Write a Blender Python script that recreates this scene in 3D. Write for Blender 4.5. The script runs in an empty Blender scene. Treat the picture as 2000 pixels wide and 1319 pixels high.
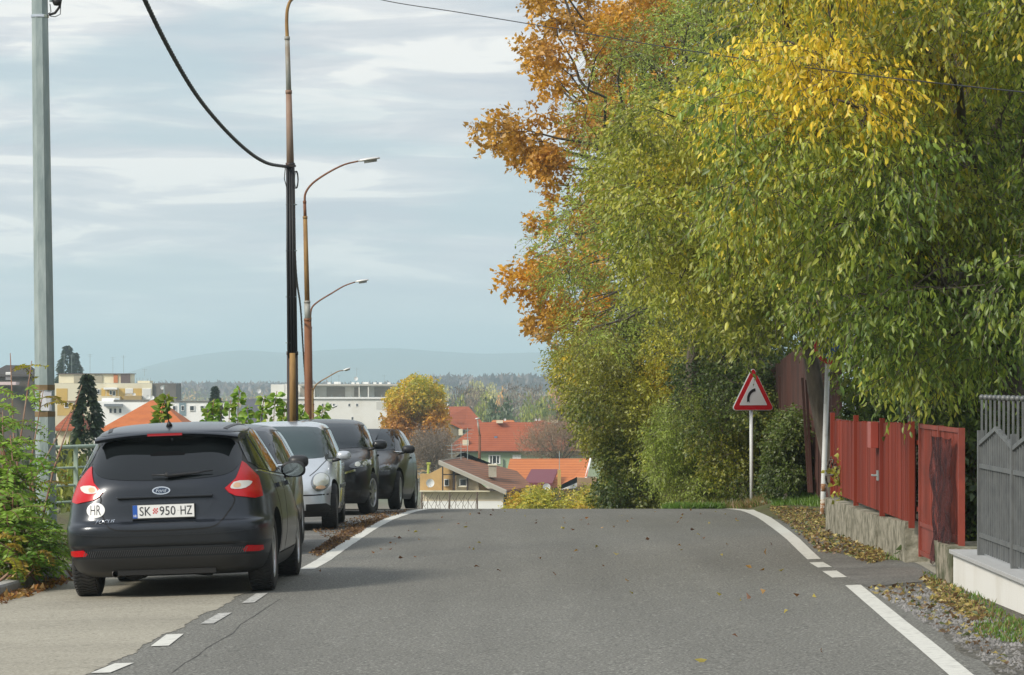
import bpy, bmesh, math, random
import numpy as np
from mathutils import Vector, Matrix, noise
from mathutils.bvhtree import BVHTree
R = math.radians
S = bpy.context.scene
COL = S.collection
F = 6500.0          # focal length in photo pixels (2000 px wide)
HZ = 745.0          # horizon row
EYE = 1.70
# ------------------------------------------------------------ camera
cd = bpy.data.cameras.new('camera'); cam = bpy.data.objects.new('camera', cd); COL.objects.link(cam)
cd.sensor_width = 36; cd.lens = 36*F/2000; cd.shift_y = (HZ-659.5)/2000
cd.clip_start = .5; cd.clip_end = 40000
cam.location = (0,0,EYE); cam.rotation_euler = (R(90),0,0)
S.camera = cam
# ------------------------------------------------------------ sky
SUN_EL, SUN_AZ = 34, -128     # azimuth from +Y, clockwise: the sun is behind the camera to the left
W = bpy.data.worlds.new('World'); S.world = W; W.use_nodes = True
nt = W.node_tree; nt.nodes.clear()
def N(t, **k):
    n = nt.nodes.new(t)
    for a, b in k.items(): setattr(n, a, b)
    return n
out = N('ShaderNodeOutputWorld'); bg = N('ShaderNodeBackground'); bg.inputs[1].default_value = 0.097
sky = N('ShaderNodeTexSky', sky_type='NISHITA', sun_disc=False)
sky.sun_elevation = R(SUN_EL); sky.sun_rotation = R(SUN_AZ); sky.air_density = 1.0; sky.dust_density = 1.0
tc = N('ShaderNodeTexCoord')
def cloud(scale, detail, rough, seed, dist=0.0):
    m = N('ShaderNodeMapping'); m.inputs['Scale'].default_value = scale; m.inputs['Location'].default_value = (seed, seed*.7, seed*.3)
    nt.links.new(tc.outputs['Generated'], m.inputs[0])
    n = N('ShaderNodeTexNoise'); n.inputs['Scale'].default_value = 1; n.inputs['Detail'].default_value = detail
    n.inputs['Roughness'].default_value = rough; n.inputs['Distortion'].default_value = dist
    nt.links.new(m.outputs[0], n.inputs['Vector']); return n.outputs['Fac']
def ramp(src, stops, interp='EASE'):
    r = N('ShaderNodeValToRGB'); r.color_ramp.interpolation = interp
    e = r.color_ramp.elements
    while len(e) < len(stops): e.new(.5)
    for q, (p, c) in zip(e, stops): q.position = p; q.color = (*c, 1)
    nt.links.new(src, r.inputs[0]); return r.outputs[0]
def mix(fac, a, b, bt='MIX'):
    m = N('ShaderNodeMix', data_type='RGBA', blend_type=bt)
    for i, v in ((0, fac), (6, a), (7, b)):
        if hasattr(v, 'links'): nt.links.new(v, m.inputs[i])
        elif i == 0: m.inputs[0].default_value = v
        else: m.inputs[i].default_value = (*v, 1)
    return m.outputs[2]
c1 = cloud((8, 8, 56), 5, .50, 4.4, .3)
c2 = cloud((15, 15, 110), 6, .52, 7.7, .5)
blue = mix(.85, sky.outputs[0], (5.8, 7.1, 7.8))              # thin high veil over the blue
cl = ramp(c2, [(.34, (6.3, 6.8, 7.4)), (.46, (7.3, 7.65, 8.0)), (.53, (8.2, 8.4, 8.6)), (.60, (10.1, 10.1, 9.8))])
cov = ramp(c1, [(.36, (.15,.15,.15)), (.56, (1,1,1))])
c3 = mix(cov, blue, cl)
sp = N('ShaderNodeSeparateXYZ'); nt.links.new(tc.outputs['Generated'], sp.inputs[0])
# the cover is brighter towards the zenith, the air below it paler near the horizon
lo = ramp(sp.outputs['Z'], [(0, (5.0, 6.35, 7.0)), (.02, (6.9, 7.9, 8.2)), (.14, (7.4,8.0,8.7)), (.3, (7.6,8.3,9.3)), (1, (7.8, 8.5, 9.6))], 'LINEAR')
hf = ramp(sp.outputs['Z'], [(0, (1,1,1)), (.012, (.85,.85,.85)), (.04, (.15,.15,.15)), (.10, (0,0,0)), (.3, (.3,.3,.3)), (.8, (1,1,1))], 'LINEAR')
fin = mix(hf, c3, lo)
nt.links.new(fin, bg.inputs[0]); nt.links.new(bg.outputs[0], out.inputs[0])
# ------------------------------------------------------------ sun
sd = bpy.data.lights.new('sun', 'SUN'); sun = bpy.data.objects.new('sun', sd); COL.objects.link(sun)
sd.energy = 3.9; sd.angle = R(14); sd.color = (1, .93, .82)
az, el = R(SUN_AZ), R(SUN_EL)
dv = Vector((math.sin(az)*math.cos(el), math.cos(az)*math.cos(el), math.sin(el)))
sun.rotation_euler = dv.to_track_quat('Z', 'Y').to_euler()
S.view_settings.view_transform = 'Standard'; S.view_settings.look = 'None'
S.view_settings.exposure = 0.0; S.view_settings.gamma = 1
S.render.engine = 'CYCLES'
S.cycles.max_bounces = 6; S.cycles.diffuse_bounces = 3; S.cycles.glossy_bounces = 3
S.cycles.transmission_bounces = 6; S.cycles.transparent_max_bounces = 8; S.cycles.volume_bounces = 3
S.cycles.use_denoising = True
rng = np.random.default_rng(5); random.seed(5)
# ------------------------------------------------------------ ground heights
def pchip(xs, ys):
    xs = np.array(xs, float); ys = np.array(ys, float); h = np.diff(xs); d = np.diff(ys)/h
    m = np.zeros(len(xs)); m[0] = d[0]; m[-1] = d[-1]
    for i in range(1, len(xs)-1):
        if d[i-1]*d[i] > 0:
            w1 = 2*h[i]+h[i-1]; w2 = h[i]+2*h[i-1]
            m[i] = (w1+w2)/(w1/d[i-1]+w2/d[i])
    def f(x):
        x = np.clip(np.asarray(x, float), xs[0], xs[-1]); k = np.clip(np.searchsorted(xs, x)-1, 0, len(xs)-2)
        t = (x-xs[k])/h[k]
        return (2*t**3-3*t**2+1)*ys[k] + (t**3-2*t**2+t)*h[k]*m[k] + (3*t**2-2*t**3)*ys[k+1] + (t**3-t**2)*h[k]*m[k+1]
    return f
drop = pchip([-60,0,19,28,36,45,53,60,70,79,103,150,260,350,500,1000,1500,2200,3000,14000],
             [1.5,1.62,1.72,1.82,1.90,2.005,2.13,2.308,2.85,3.5,5.6,8.2,12.4,15,18,22,22,17,12,12])
XL = lambda Y: np.interp(Y, [0,19.2,24.5,33,41,47,54,60,80,120], [-2.45,-2.33,-2.22,-2.03,-1.9,-1.8,-1.64,-1.5,-.9,.8])
XR = lambda Y: np.interp(Y, [0,19,26,30,36,44,50,56,62,80,120], [1.8,2.42,2.75,2.93,3.16,3.45,3.62,3.78,4.0,5.2,9])
XE = lambda Y: np.interp(Y, [0,30,44,51,54,60,150,260,400], [-14,-12,-11,-9.2,-6.0,-5.9,-12,-19,-60])
def T(X, Y):
    X = np.asarray(X, float); Y = np.asarray(Y, float)
    k = np.interp(Y, [0,36,56], [.035,.035,0.0])
    z = EYE - drop(Y) + k*np.clip(X+2, -4, 8)
    z = z - np.clip(.55*(XE(Y)-X), 0, 7)*np.interp(Y, [20,40,300,500], [0,1,1,0])
    b = np.clip(X-XR(Y)-.25, 0, 4)*.30*np.interp(Y, [50,57,70,90], [0,1,1,.5])
    z = z + np.minimum(b, .75)
    return z
def P(px, py, Y): return Vector(((px-1000)/F*Y, Y, EYE-(py-HZ)/F*Y))
def G(px, py):                       # the ground point the line of sight meets
    a = (px-1000)/F; b = -(py-HZ)/F
    Y = np.arange(10, 75, .02); d = EYE+b*Y - T(a*Y, Y)
    k = np.argmax(d < 0) if (d < 0).any() else np.argmin(d)
    y = Y[k]; return Vector((a*y, y, float(T(a*y, y))))
def gz(x, y): return float(T(x, y))
# ------------------------------------------------------------ materials
MATS = {}
def mat(name, col, rough=.7, metal=0, coat=0, spec=.5, noise_amt=0, nscale=5, col2=None, bump=0, bscale=40, emis=None, coord='Object', stretch=(1,1,1), detail=5, contrast=(.35,.65)):
    if name in MATS: return MATS[name]
    m = bpy.data.materials.new(name); m.use_nodes = True; t = m.node_tree; b = t.nodes['Principled BSDF']
    b.inputs['Base Color'].default_value = (*col, 1); b.inputs['Roughness'].default_value = rough
    b.inputs['Metallic'].default_value = metal; b.inputs['Coat Weight'].default_value = coat; b.inputs['Coat Roughness'].default_value = .04
    b.inputs['Specular IOR Level'].default_value = spec
    if emis: b.inputs['Emission Color'].default_value = (*col,1); b.inputs['Emission Strength'].default_value = emis
    if col2 or bump:
        c = t.nodes.new('ShaderNodeTexCoord'); mp = t.nodes.new('ShaderNodeMapping'); mp.inputs['Scale'].default_value = stretch
        t.links.new(c.outputs[coord], mp.inputs[0])
    if col2:
        n = t.nodes.new('ShaderNodeTexNoise'); n.inputs['Scale'].default_value = nscale; n.inputs['Detail'].default_value = detail; n.inputs['Roughness'].default_value = .6
        t.links.new(mp.outputs[0], n.inputs['Vector'])
        r = t.nodes.new('ShaderNodeValToRGB'); r.color_ramp.elements[0].position = contrast[0]; r.color_ramp.elements[1].position = contrast[1]
        r.color_ramp.elements[0].color = (*col,1); r.color_ramp.elements[1].color = (*col2,1)
        t.links.new(n.outputs['Fac'], r.inputs[0]); t.links.new(r.outputs[0], b.inputs['Base Color'])
    if bump:
        n2 = t.nodes.new('ShaderNodeTexNoise'); n2.inputs['Scale'].default_value = bscale; n2.inputs['Detail'].default_value = 4
        t.links.new(mp.outputs[0], n2.inputs['Vector'])
        bp = t.nodes.new('ShaderNodeBump'); bp.inputs['Strength'].default_value = bump; bp.inputs['Distance'].default_value = .02
        t.links.new(n2.outputs['Fac'], bp.inputs['Height']); t.links.new(bp.outputs[0], b.inputs['Normal'])
    MATS[name] = m; return m
def leafmat(name, trans=.35, rough=.5):
    m = bpy.data.materials.new(name); m.use_nodes = True; t = m.node_tree; t.nodes.clear()
    o = t.nodes.new('ShaderNodeOutputMaterial'); a = t.nodes.new('ShaderNodeAttribute'); a.attribute_name = 'tint'
    d = t.nodes.new('ShaderNodeBsdfDiffuse'); tr = t.nodes.new('ShaderNodeBsdfTranslucent'); g = t.nodes.new('ShaderNodeBsdfGlossy')
    g.inputs['Roughness'].default_value = rough; g.inputs['Color'].default_value = (1,1,1,1)
    m1 = t.nodes.new('ShaderNodeMixShader'); m1.inputs[0].default_value = trans
    m2 = t.nodes.new('ShaderNodeMixShader'); m2.inputs[0].default_value = .04
    t.links.new(a.outputs['Color'], d.inputs[0]); t.links.new(a.outputs['Color'], tr.inputs[0])
    t.links.new(d.outputs[0], m1.inputs[1]); t.links.new(tr.outputs[0], m1.inputs[2])
    t.links.new(m1.outputs[0], m2.inputs[1]); t.links.new(g.outputs[0], m2.inputs[2]); t.links.new(m2.outputs[0], o.inputs[0])
    MATS[name] = m; return m
# ------------------------------------------------------------ object helpers
def link(name, me, mats=(), parent=None, smooth=False):
    for m in (mats if isinstance(mats, (list, tuple)) else [mats]): me.materials.append(m)
    o = bpy.data.objects.new(name, me); COL.objects.link(o)
    if parent: o.parent = parent
    if smooth: me.shade_smooth()
    return o
def tag(o, label=None, cat=None, group=None, kind=None):
    if label: o['label'] = label
    if cat: o['category'] = cat
    if group: o['group'] = group
    if kind: o['kind'] = kind
    return o
def empty(name, loc=(0,0,0), rz=0, label=None, cat=None, group=None):
    o = bpy.data.objects.new(name, None); COL.objects.link(o); o.location = loc; o.rotation_euler = (0,0,rz); o.empty_display_size = .2
    return tag(o, label, cat, group)
def copy_tree(o, parent=None, label=None):
    c = o.copy(); COL.objects.link(c)
    if parent: c.parent = parent
    for ch in [x for x in o.children]: copy_tree(ch, c)
    if label: c['label'] = label
    return c
class MB:
    def __init__(s): s.v = []; s.f = []; s.m = []
    def add(s, vs, fs, mi=0):
        k = len(s.v); s.v += [tuple(v) for v in vs]; s.f += [tuple(i+k for i in f) for f in fs]; s.m += [mi]*len(fs)
    def box(s, a, b, mi=0, M=None):
        x0,y0,z0 = a; x1,y1,z1 = b
        v = [(x0,y0,z0),(x1,y0,z0),(x1,y1,z0),(x0,y1,z0),(x0,y0,z1),(x1,y0,z1),(x1,y1,z1),(x0,y1,z1)]
        if M: v = [tuple(M@Vector(p)) for p in v]
        s.add(v, [(0,3,2,1),(4,5,6,7),(0,1,5,4),(1,2,6,5),(2,3,7,6),(3,0,4,7)], mi); return s
    def poly(s, vs, mi=0): s.add(vs, [tuple(range(len(vs)))], mi); return s
    def prism(s, base, vec, mi=0):
        n = len(base); vec = Vector(vec); v = [Vector(p) for p in base]; v += [p+vec for p in v]
        s.add(v, [tuple(range(n))[::-1], tuple(range(n,2*n))] + [(i,(i+1)%n,n+(i+1)%n,n+i) for i in range(n)], mi); return s
    def tube(s, pts, r, n=8, mi=0, cap=True):
        pts = [Vector(p) for p in pts]; rs = r if hasattr(r, '__len__') else [r]*len(pts)
        k = len(s.v); up = None
        for i, p in enumerate(pts):
            d = (pts[min(i+1,len(pts)-1)]-pts[max(i-1,0)]).normalized()
            if up is None: up = Vector((0,0,1)) if abs(d.z) < .9 else Vector((1,0,0))
            a = d.cross(up).normalized(); b = a.cross(d).normalized(); up = b
            for j in range(n):
                t = 2*math.pi*(j+.5)/n; q = p + (a*math.cos(t)+b*math.sin(t))*rs[i]; s.v.append(tuple(q))
        for i in range(len(pts)-1):
            for j in range(n):
                s.f.append((k+i*n+j, k+i*n+(j+1)%n, k+(i+1)*n+(j+1)%n, k+(i+1)*n+j)); s.m.append(mi)
        if cap:
            s.f.append(tuple(k+j for j in range(n))[::-1]); s.m.append(mi)
            s.f.append(tuple(k+(len(pts)-1)*n+j for j in range(n))); s.m.append(mi)
        return s
    def lathe(s, prof, c=(0,0,0), ax='z', n=24, mi=0):       # prof: (radius, height)
        k = len(s.v)
        for r, h in prof:
            for j in range(n):
                t = 2*math.pi*j/n; a, b = r*math.cos(t), r*math.sin(t)
                p = {'z':(a,b,h),'x':(h,a,b),'y':(a,h,b)}[ax]; s.v.append((p[0]+c[0],p[1]+c[1],p[2]+c[2]))
        for i in range(len(prof)-1):
            for j in range(n):
                q = (k+i*n+j, k+i*n+(j+1)%n, k+(i+1)*n+(j+1)%n, k+(i+1)*n+j); s.f.append(q if ax != 'y' else q[::-1]); s.m.append(mi)
        return s
    def build(s, name, mats, parent=None, smooth=False, M=None):
        me = bpy.data.meshes.new(name); vs = s.v
        if M: vs = [tuple(M@Vector(p)) for p in vs]
        me.from_pydata(vs, [], s.f); me.polygons.foreach_set('material_index', s.m); me.update()
        return link(name, me, mats, parent, smooth)
def smooth_by_angle(o, deg=35):
    me = o.data; me.shade_smooth(); bm = bmesh.new(); bm.from_mesh(me)
    for e in bm.edges:
        if len(e.link_faces) == 2 and e.calc_face_angle(0) > R(deg): e.smooth = False
    bm.to_mesh(me); bm.free()
def bevel(o, w, seg=2):
    bm = bmesh.new(); bm.from_mesh(o.data); bmesh.ops.remove_doubles(bm, verts=bm.verts, dist=1e-5)
    bmesh.ops.bevel(bm, geom=[e for e in bm.edges if len(e.link_faces) == 2 and e.calc_face_angle(0) > .5], offset=w, segments=seg, affect='EDGES', profile=.6)
    bm.to_mesh(o.data); bm.free(); return o
def text_mesh(txt, size, ext=0.0, shear=0.0, width=None):
    c = bpy.data.curves.new('txt', 'FONT'); c.body = txt; c.size = size; c.extrude = ext; c.align_x = 'CENTER'; c.align_y = 'CENTER'; c.shear = shear; c.resolution_u = 3
    o = bpy.data.objects.new('txt', c); COL.objects.link(o)
    me = bpy.data.meshes.new_from_object(o.evaluated_get(bpy.context.evaluated_depsgraph_get())); bpy.data.objects.remove(o)
    v = np.array([q.co[:] for q in me.vertices])
    if width: v[:,0] *= width/(v[:,0].max()-v[:,0].min())
    v[:,0] -= (v[:,0].max()+v[:,0].min())/2; v[:,1] -= (v[:,1].max()+v[:,1].min())/2
    return v, [tuple(p.vertices) for p in me.polygons]
# ============================================================ THE GROUND
def grid_mesh(name, X, Y, zoff, mats, fn=T, pick=None, smooth=True):
    gx, gy = np.meshgrid(X, Y); z = fn(gx, gy)+zoff
    v = np.stack([gx, gy, z], -1).reshape(-1,3); nx = len(X)
    i = np.arange(len(X)-1); j = np.arange(len(Y)-1); ii, jj = np.meshgrid(i, j); a = (jj*nx+ii).ravel()
    f = np.stack([a, a+1, a+nx+1, a+nx], 1)
    me = bpy.data.meshes.new(name); me.from_pydata(v.tolist(), [], f.tolist()); me.update()
    o = link(name, me, mats, smooth=smooth)
    if pick: 
        c = v[f].mean(1); me.polygons.foreach_set('material_index', pick(c).astype(int)); me.update()
    return o
def ntree(name):
    m = bpy.data.materials.new(name); m.use_nodes = True; t = m.node_tree; MATS[name] = m
    b = t.nodes['Principled BSDF']; b.inputs['Specular IOR Level'].default_value = .3
    c = t.nodes.new('ShaderNodeTexCoord')
    def nz(scale, detail=4, rough=.6, sx=(1,1,1)):
        mp = t.nodes.new('ShaderNodeMapping'); mp.inputs['Scale'].default_value = sx; t.links.new(c.outputs['Object'], mp.inputs[0])
        n = t.nodes.new('ShaderNodeTexNoise'); n.inputs['Scale'].default_value = scale; n.inputs['Detail'].default_value = detail; n.inputs['Roughness'].default_value = rough
        t.links.new(mp.outputs[0], n.inputs['Vector']); return n.outputs['Fac']
    def rp(src, stops):
        r = t.nodes.new('ShaderNodeValToRGB'); e = r.color_ramp.elements
        while len(e) < len(stops): e.new(.5)
        for q, (p, col) in zip(e, stops): q.position = p; q.color = (*(col if hasattr(col,'__len__') else (col,)*3), 1)
        t.links.new(src, r.inputs[0]); return r.outputs[0]
    def mx(a, b_, fac=1, bt='MULTIPLY'):
        m_ = t.nodes.new('ShaderNodeMix'); m_.data_type = 'RGBA'; m_.blend_type = bt
        for i, v in ((0, fac), (6, a), (7, b_)):
            if hasattr(v, 'links'): t.links.new(v, m_.inputs[i])
            elif i == 0: m_.inputs[0].default_value = v
            else: m_.inputs[i].default_value = (*v, 1)
        return m_.outputs[2]
    def fin(col, bumpsrc, strength, dist=.01, rough=.85):
        t.links.new(col, b.inputs['Base Color']); b.inputs['Roughness'].default_value = rough
        bp = t.nodes.new('ShaderNodeBump'); bp.inputs['Strength'].default_value = strength; bp.inputs['Distance'].default_value = dist
        t.links.new(bumpsrc, bp.inputs['Height']); t.links.new(bp.outputs[0], b.inputs['Normal'])
    return m, nz, rp, mx, fin
# asphalt: fine aggregate, wheel tracks, patches
m, nz, rp, mx, fin = ntree('asphalt')
g1 = nz(55, 3, .7); g2 = nz(.45, 4, .6, (1,.35,1)); g3 = nz(2.2, 5, .65, (1,.12,1)); g4 = nz(.9, 3, .5, (1.6,.05,1))
ca = rp(g1, [(.3, (.025,.025,.022)), (.45, (.120,.117,.102)), (.58, (.190,.185,.160)), (.70, (.44,.43,.39))])
ca = mx(ca, rp(g2, [(.3, .92), (.7, 1.06)])); ca = mx(ca, rp(g3, [(.3, .95), (.7, 1.05)])); ca = mx(ca, rp(g4, [(.35, .93), (.65, 1.06)]))
fin(ca, g1, .35, .008, .82)
m, nz, rp, mx, fin = ntree('old_asphalt')
g1 = nz(42, 3, .75); g2 = nz(1.1, 5, .65); g3 = nz(9, 4, .7)
ca = rp(g1, [(.3, (.05,.05,.047)), (.48, (.15,.145,.13)), (.62, (.22,.21,.19)), (.74, (.42,.4,.36))])
ca = mx(ca, rp(g2, [(.35, .72), (.65, 1.1)])); fin(ca, g3, .6, .02, .9)
m, nz, rp, mx, fin = ntree('pale_concrete')
g1 = nz(38, 3, .7); g2 = nz(.7, 5, .6, (.4,1,1)); g3 = nz(6, 4, .7, (.25,1,1))
ca = rp(g1, [(.3, (.11,.10,.08)), (.42, (.285,.262,.205)), (.6, (.36,.335,.27)), (.72, (.50,.47,.39))])
ca = mx(ca, rp(g2, [(.3, .86), (.7, 1.08)])); ca = mx(ca, rp(g3, [(.36, .93), (.5, 1.02)])); fin(ca, g1, .4, .008, .88)
m, nz, rp, mx, fin = ntree('gravel')
g1 = nz(30, 3, .7); g2 = nz(1.6, 4, .6); g3 = nz(70, 2, .5)
ca = rp(g1, [(.3, (.03,.03,.028)), (.45, (.10,.097,.088)), (.58, (.165,.158,.145)), (.7, (.38,.37,.35))])
ca = mx(ca, rp(g2, [(.35, (.8,.75,.62)), (.65, (1.05,1.05,1.0))])); fin(ca, g1, 1, .03, .95)
m, nz, rp, mx, fin = ntree('soil')
g1 = nz(9, 4, .7); g2 = nz(.8, 4, .6)
ca = rp(g2, [(.3, (.10,.085,.05)), (.5, (.12,.12,.05)), (.7, (.075,.11,.03))]); ca = mx(ca, rp(g1, [(.3, .6), (.7, 1.2)])); fin(ca, g1, .8, .05, .95)
m, nz, rp, mx, fin = ntree('plain')
g1 = nz(.006, 4, .6, (1,.3,1)); g2 = nz(.05, 5, .7, (1,.3,1))
ca = rp(g1, [(.35, (.13,.12,.07)), (.47, (.17,.14,.10)), (.55, (.07,.13,.04)), (.68, (.10,.09,.06))]); ca = mx(ca, rp(g2, [(.3, .7), (.7, 1.15)])); fin(ca, g2, .2, .5, .95)
def axis(fine_lo, fine_hi, step, far_lo, far_hi, g=1.13):
    a = list(np.arange(fine_lo, fine_hi+1e-6, step)); s = step; x = fine_hi
    while x < far_hi: s *= g; x += s; a.append(x)
    s = step; x = fine_lo; b = []
    while x > far_lo: s *= g; x -= s; b.append(x)
    return np.array(b[::-1]+a)
gXs = axis(-14, 12, .25, -6000, 6000); gYs = axis(8, 110, .4, -200, 13500, 1.05)
ground = grid_mesh('ground', gXs, gYs, 0, [MATS['soil'], MATS['plain']], pick=lambda c: (c[:,1] > 420))
tag(ground, kind='structure')
def strip(name, fl, fr, Y, zoff, m_, nx=14):
    Y = np.asarray(Y, float); u = np.linspace(0,1,nx); L = fl(Y); Rr = fr(Y)
    X = L[:,None]*(1-u)+Rr[:,None]*u; YY = np.repeat(Y[:,None], nx, 1); Z = T(X, YY)+zoff
    v = np.stack([X, YY, Z], -1).reshape(-1,3); i = np.arange(nx-1); j = np.arange(len(Y)-1); ii, jj = np.meshgrid(i,j); a = (jj*nx+ii).ravel()
    me = bpy.data.meshes.new(name); me.from_pydata(v.tolist(), [], np.stack([a,a+1,a+nx+1,a+nx],1).tolist()); me.update()
    o = link(name, me, m_, smooth=True); tag(o, kind='structure'); return o
YR = np.concatenate([np.arange(-20, 110, .4), np.arange(110, 300, 4)])
wob = lambda Y, s, a: a*(np.sin(Y*2.3+s)+.6*np.sin(Y*5.1+s*2)+.4*np.sin(Y*11.7+s))
road = strip('road', lambda Y: XL(Y)-.22+wob(Y,1,.02), lambda Y: XR(Y)+.16+wob(Y,4,.03), YR, .009, MATS['asphalt'], 30)
shoulder = strip('parking_lane', lambda Y: XE(Y)+1.2+0*Y, lambda Y: XL(Y)-.10, YR[YR<110], .005, MATS['old_asphalt'], 24)
forecourt = strip('concrete_forecourt', lambda Y: -12+0*Y, lambda Y: XL(Y)-.17+wob(Y,9,.02)+.008*np.sin(Y*37)+.006*np.sin(Y*71+1), np.arange(4, 32.6, .05), .012, MATS['pale_concrete'], 30)
gravel = strip('gravel_verge', lambda Y: XR(Y)+.14+wob(Y,4,.03), lambda Y: XR(Y)*0+3.95, np.arange(5, 45.2, .3), .008, MATS['gravel'], 14)
paint = mat('road_paint', (.60,.59,.53), .7, col2=(.40,.39,.35), noise_amt=1, nscale=14, contrast=(.5,.72), detail=8)
worn = mat('worn_paint', (.50,.49,.45), .8, col2=(.25,.25,.235), nscale=18, contrast=(.42,.6), detail=8)
def band(name, pts, w, m_, zoff=.0125, step=.25, jitter=0):
    pts = [Vector(p) for p in pts]; res = []
    for a, b in zip(pts, pts[1:]):
        n = max(1, int((b-a).length/step))
        for i in range(n): res.append(a.lerp(b, i/n))
    res.append(pts[-1]); mb = MB(); n = len(res)
    for i, p in enumerate(res):
        d = (res[min(i+1,n-1)]-res[max(i-1,0)]); d.z = 0; d.normalize(); s = Vector((d.y,-d.x,0)); ww = (w if not callable(w) else w(i/(n-1)))
        for q in (-.5, 0, .5):
            c = p+s*ww*q + s*random.uniform(-jitter, jitter); mb.v.append((c.x, c.y, gz(c.x, c.y)+zoff))
    for i in range(n-1):
        for k in range(2): mb.f.append((i*3+k+1, i*3+k, i*3+3+k, i*3+4+k)); mb.m.append(0)
    return tag(mb.build(name, m_), kind='structure')
def gl(pts): return [G(*p) for p in pts]
near = G(1850,1300); nd = (near-G(1755,1221)).normalized()
band('edge_line', [near+nd*9]+gl([(1850,1300),(1803,1260),(1755,1221),(1709,1182),(1666,1146)]), .125, paint)
band('edge_line', gl([(1640,1131),(1620,1118)]), .125, paint)
band('edge_line', gl([(1611,1111),(1594,1101)]), .125, paint)
band('edge_line', gl([(1590,1095),(1572,1078),(1553,1059),(1533,1042),(1513,1027),(1493,1013),(1474,1004),(1460,999)])+[Vector((XR(y),y,0)) for y in (60,66,74,90)], lambda u: .125+.10*min(1,u*2.2), paint)
band('edge_line', gl([(600,1114),(632,1096),(665,1073),(700,1050),(730,1031),(757,1017),(785,1007),(803,1001)])+[Vector((XL(y),y,0)) for y in (60,66,74,90)], .16, paint, jitter=.004)
for k, (a, b) in enumerate([((196,1319),(243,1300)), ((312,1266),(342,1243))]):
    band('edge_dash', gl([a, b]), .12, paint, .0145)
for a, b in [((404,1222),(440,1201)), ((484,1181),(512,1162))]:
    band('edge_dash', gl([a, b]), .10, worn, .0145)
crack = mat('crack', (.07,.068,.06), .95)
cp = gl([(335,1319),(362,1298),(385,1285),(405,1268),(430,1254),(455,1240),(470,1222),(497,1206),(520,1190),(548,1172)])
band('road_crack', cp, .006, crack, .0115, .12, .003)
sp_ = gl([(560,1160),(700,1185)]);
# driveway patches on the right
def patch(name, pts, m_, zoff):
    bm = bmesh.new(); vs = [bm.verts.new((p.x,p.y,0)) for p in pts]; f = bm.faces.new(vs); bmesh.ops.triangulate(bm, faces=[f])
    for ax in (0,1):
        lo = min(p[ax] for p in pts); hi = max(p[ax] for p in pts); x = lo+.2
        while x < hi:
            no = [0,0,0]; no[ax] = 1; co = [0,0,0]; co[ax] = x
            bmesh.ops.bisect_plane(bm, geom=bm.verts[:]+bm.edges[:]+bm.faces[:], plane_co=co, plane_no=no); x += .2
    for v in bm.verts: v.co.z = gz(v.co.x, v.co.y)+zoff
    bmesh.ops.recalc_face_normals(bm, faces=bm.faces)
    if sum(f.normal.z for f in bm.faces) < 0: bmesh.ops.reverse_faces(bm, faces=bm.faces)
    me = bpy.data.meshes.new(name); bm.to_mesh(me); bm.free(); return tag(link(name, me, m_), kind='structure')
patch('driveway_asphalt', gl([(1612,1098),(1640,1090),(1700,1080),(1760,1092),(1800,1102),(1812,1112),(1870,1140),(1815,1138),(1760,1142),(1700,1150),(1672,1142),(1640,1120)]), MATS['old_asphalt'], .0115)
patch('driveway_concrete', gl([(1762,1091),(1835,1082),(1900,1120),(1860,1150),(1832,1128),(1800,1108)]), MATS['pale_concrete'], .0150)
# ============================================================ CARS  (local: x right, y forward from the rear bumper, z up)
glass_m = mat('car_glass', (.008,.010,.011), .03, spec=.5)
chrome_m = mat('chrome', (.75,.76,.78), .12, 1)
rubber_m = mat('tyre_rubber', (.022,.022,.023), .8, col2=(.04,.038,.035), nscale=6)
black_m = mat('black_plastic', (.02,.02,.021), .45)
mesh_m = mat('grille_black', (.008,.008,.009), .6)
arch_m = mat('wheel_arch', (.012,.012,.012), .9)
rim_m = mat('alloy', (.50,.51,.52), .3, .85)
def paint_m(name, c, metal=.35, rough=.35, dust=0.0):
    m = mat(name, c, rough, metal, coat=1.0, col2=tuple(x*1.2+.004 for x in c), nscale=3.5, contrast=(.3,.8)); m.node_tree.nodes['Principled BSDF'].inputs['Coat Roughness'].default_value = .07
    return m
def lens_m(name, c, rough=.22): return mat(name, c, rough, 0, coat=0, spec=.55)
red_lens = lens_m('red_lens', (.46,.004,.008)); clear_lens = lens_m('clear_lens', (.62,.60,.55)); dkred = lens_m('dark_red_lens', (.28,.004,.008))
def shell(spec):
    """stack of rounded plan outlines, one per height"""
    zs = np.array(spec['z'])
    out = []
    NP = 200
    key = spec['tab']; zk = [r[0] for r in key]
    fs = [pchip(zk, [r[i] for r in key]) for i in range(1, 7)]
    t = np.linspace(0, 2*np.pi, NP, endpoint=False)
    for z in zs:
        yr, yf, w, nr, nf, tap = [float(f(z)) for f in fs]
        c, s = np.cos(t), np.sin(t); yc = (yr+yf)/2; L = (yf-yr)/2
        n = np.where(s < 0, nr, nf)
        # even spacing: radial form of the superellipse
        r = (np.abs(c)**n + np.abs(s)**n)**(-1/n)
        x = w*r*c; y = yc + L*r*s
        x = x*(1-tap*np.clip((y-yc)/L, 0, 1)**2) 
        out.append(np.stack([x, y, np.full(NP, z)], 1))
    return np.array(out)
def resamp(o):
    """equalise spacing along each ring by arc length, symmetric"""
    NP = o.shape[1]; res = []
    for ring in o:
        q = np.vstack([ring, ring[:1]]); d = np.r_[0, np.cumsum(np.linalg.norm(np.diff(q, axis=0), axis=1))]
        u = np.linspace(0, d[-1], NP, endpoint=False); res.append(np.stack([np.interp(u, d, q[:,i]) for i in range(3)], 1))
    return np.array(res)
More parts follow.
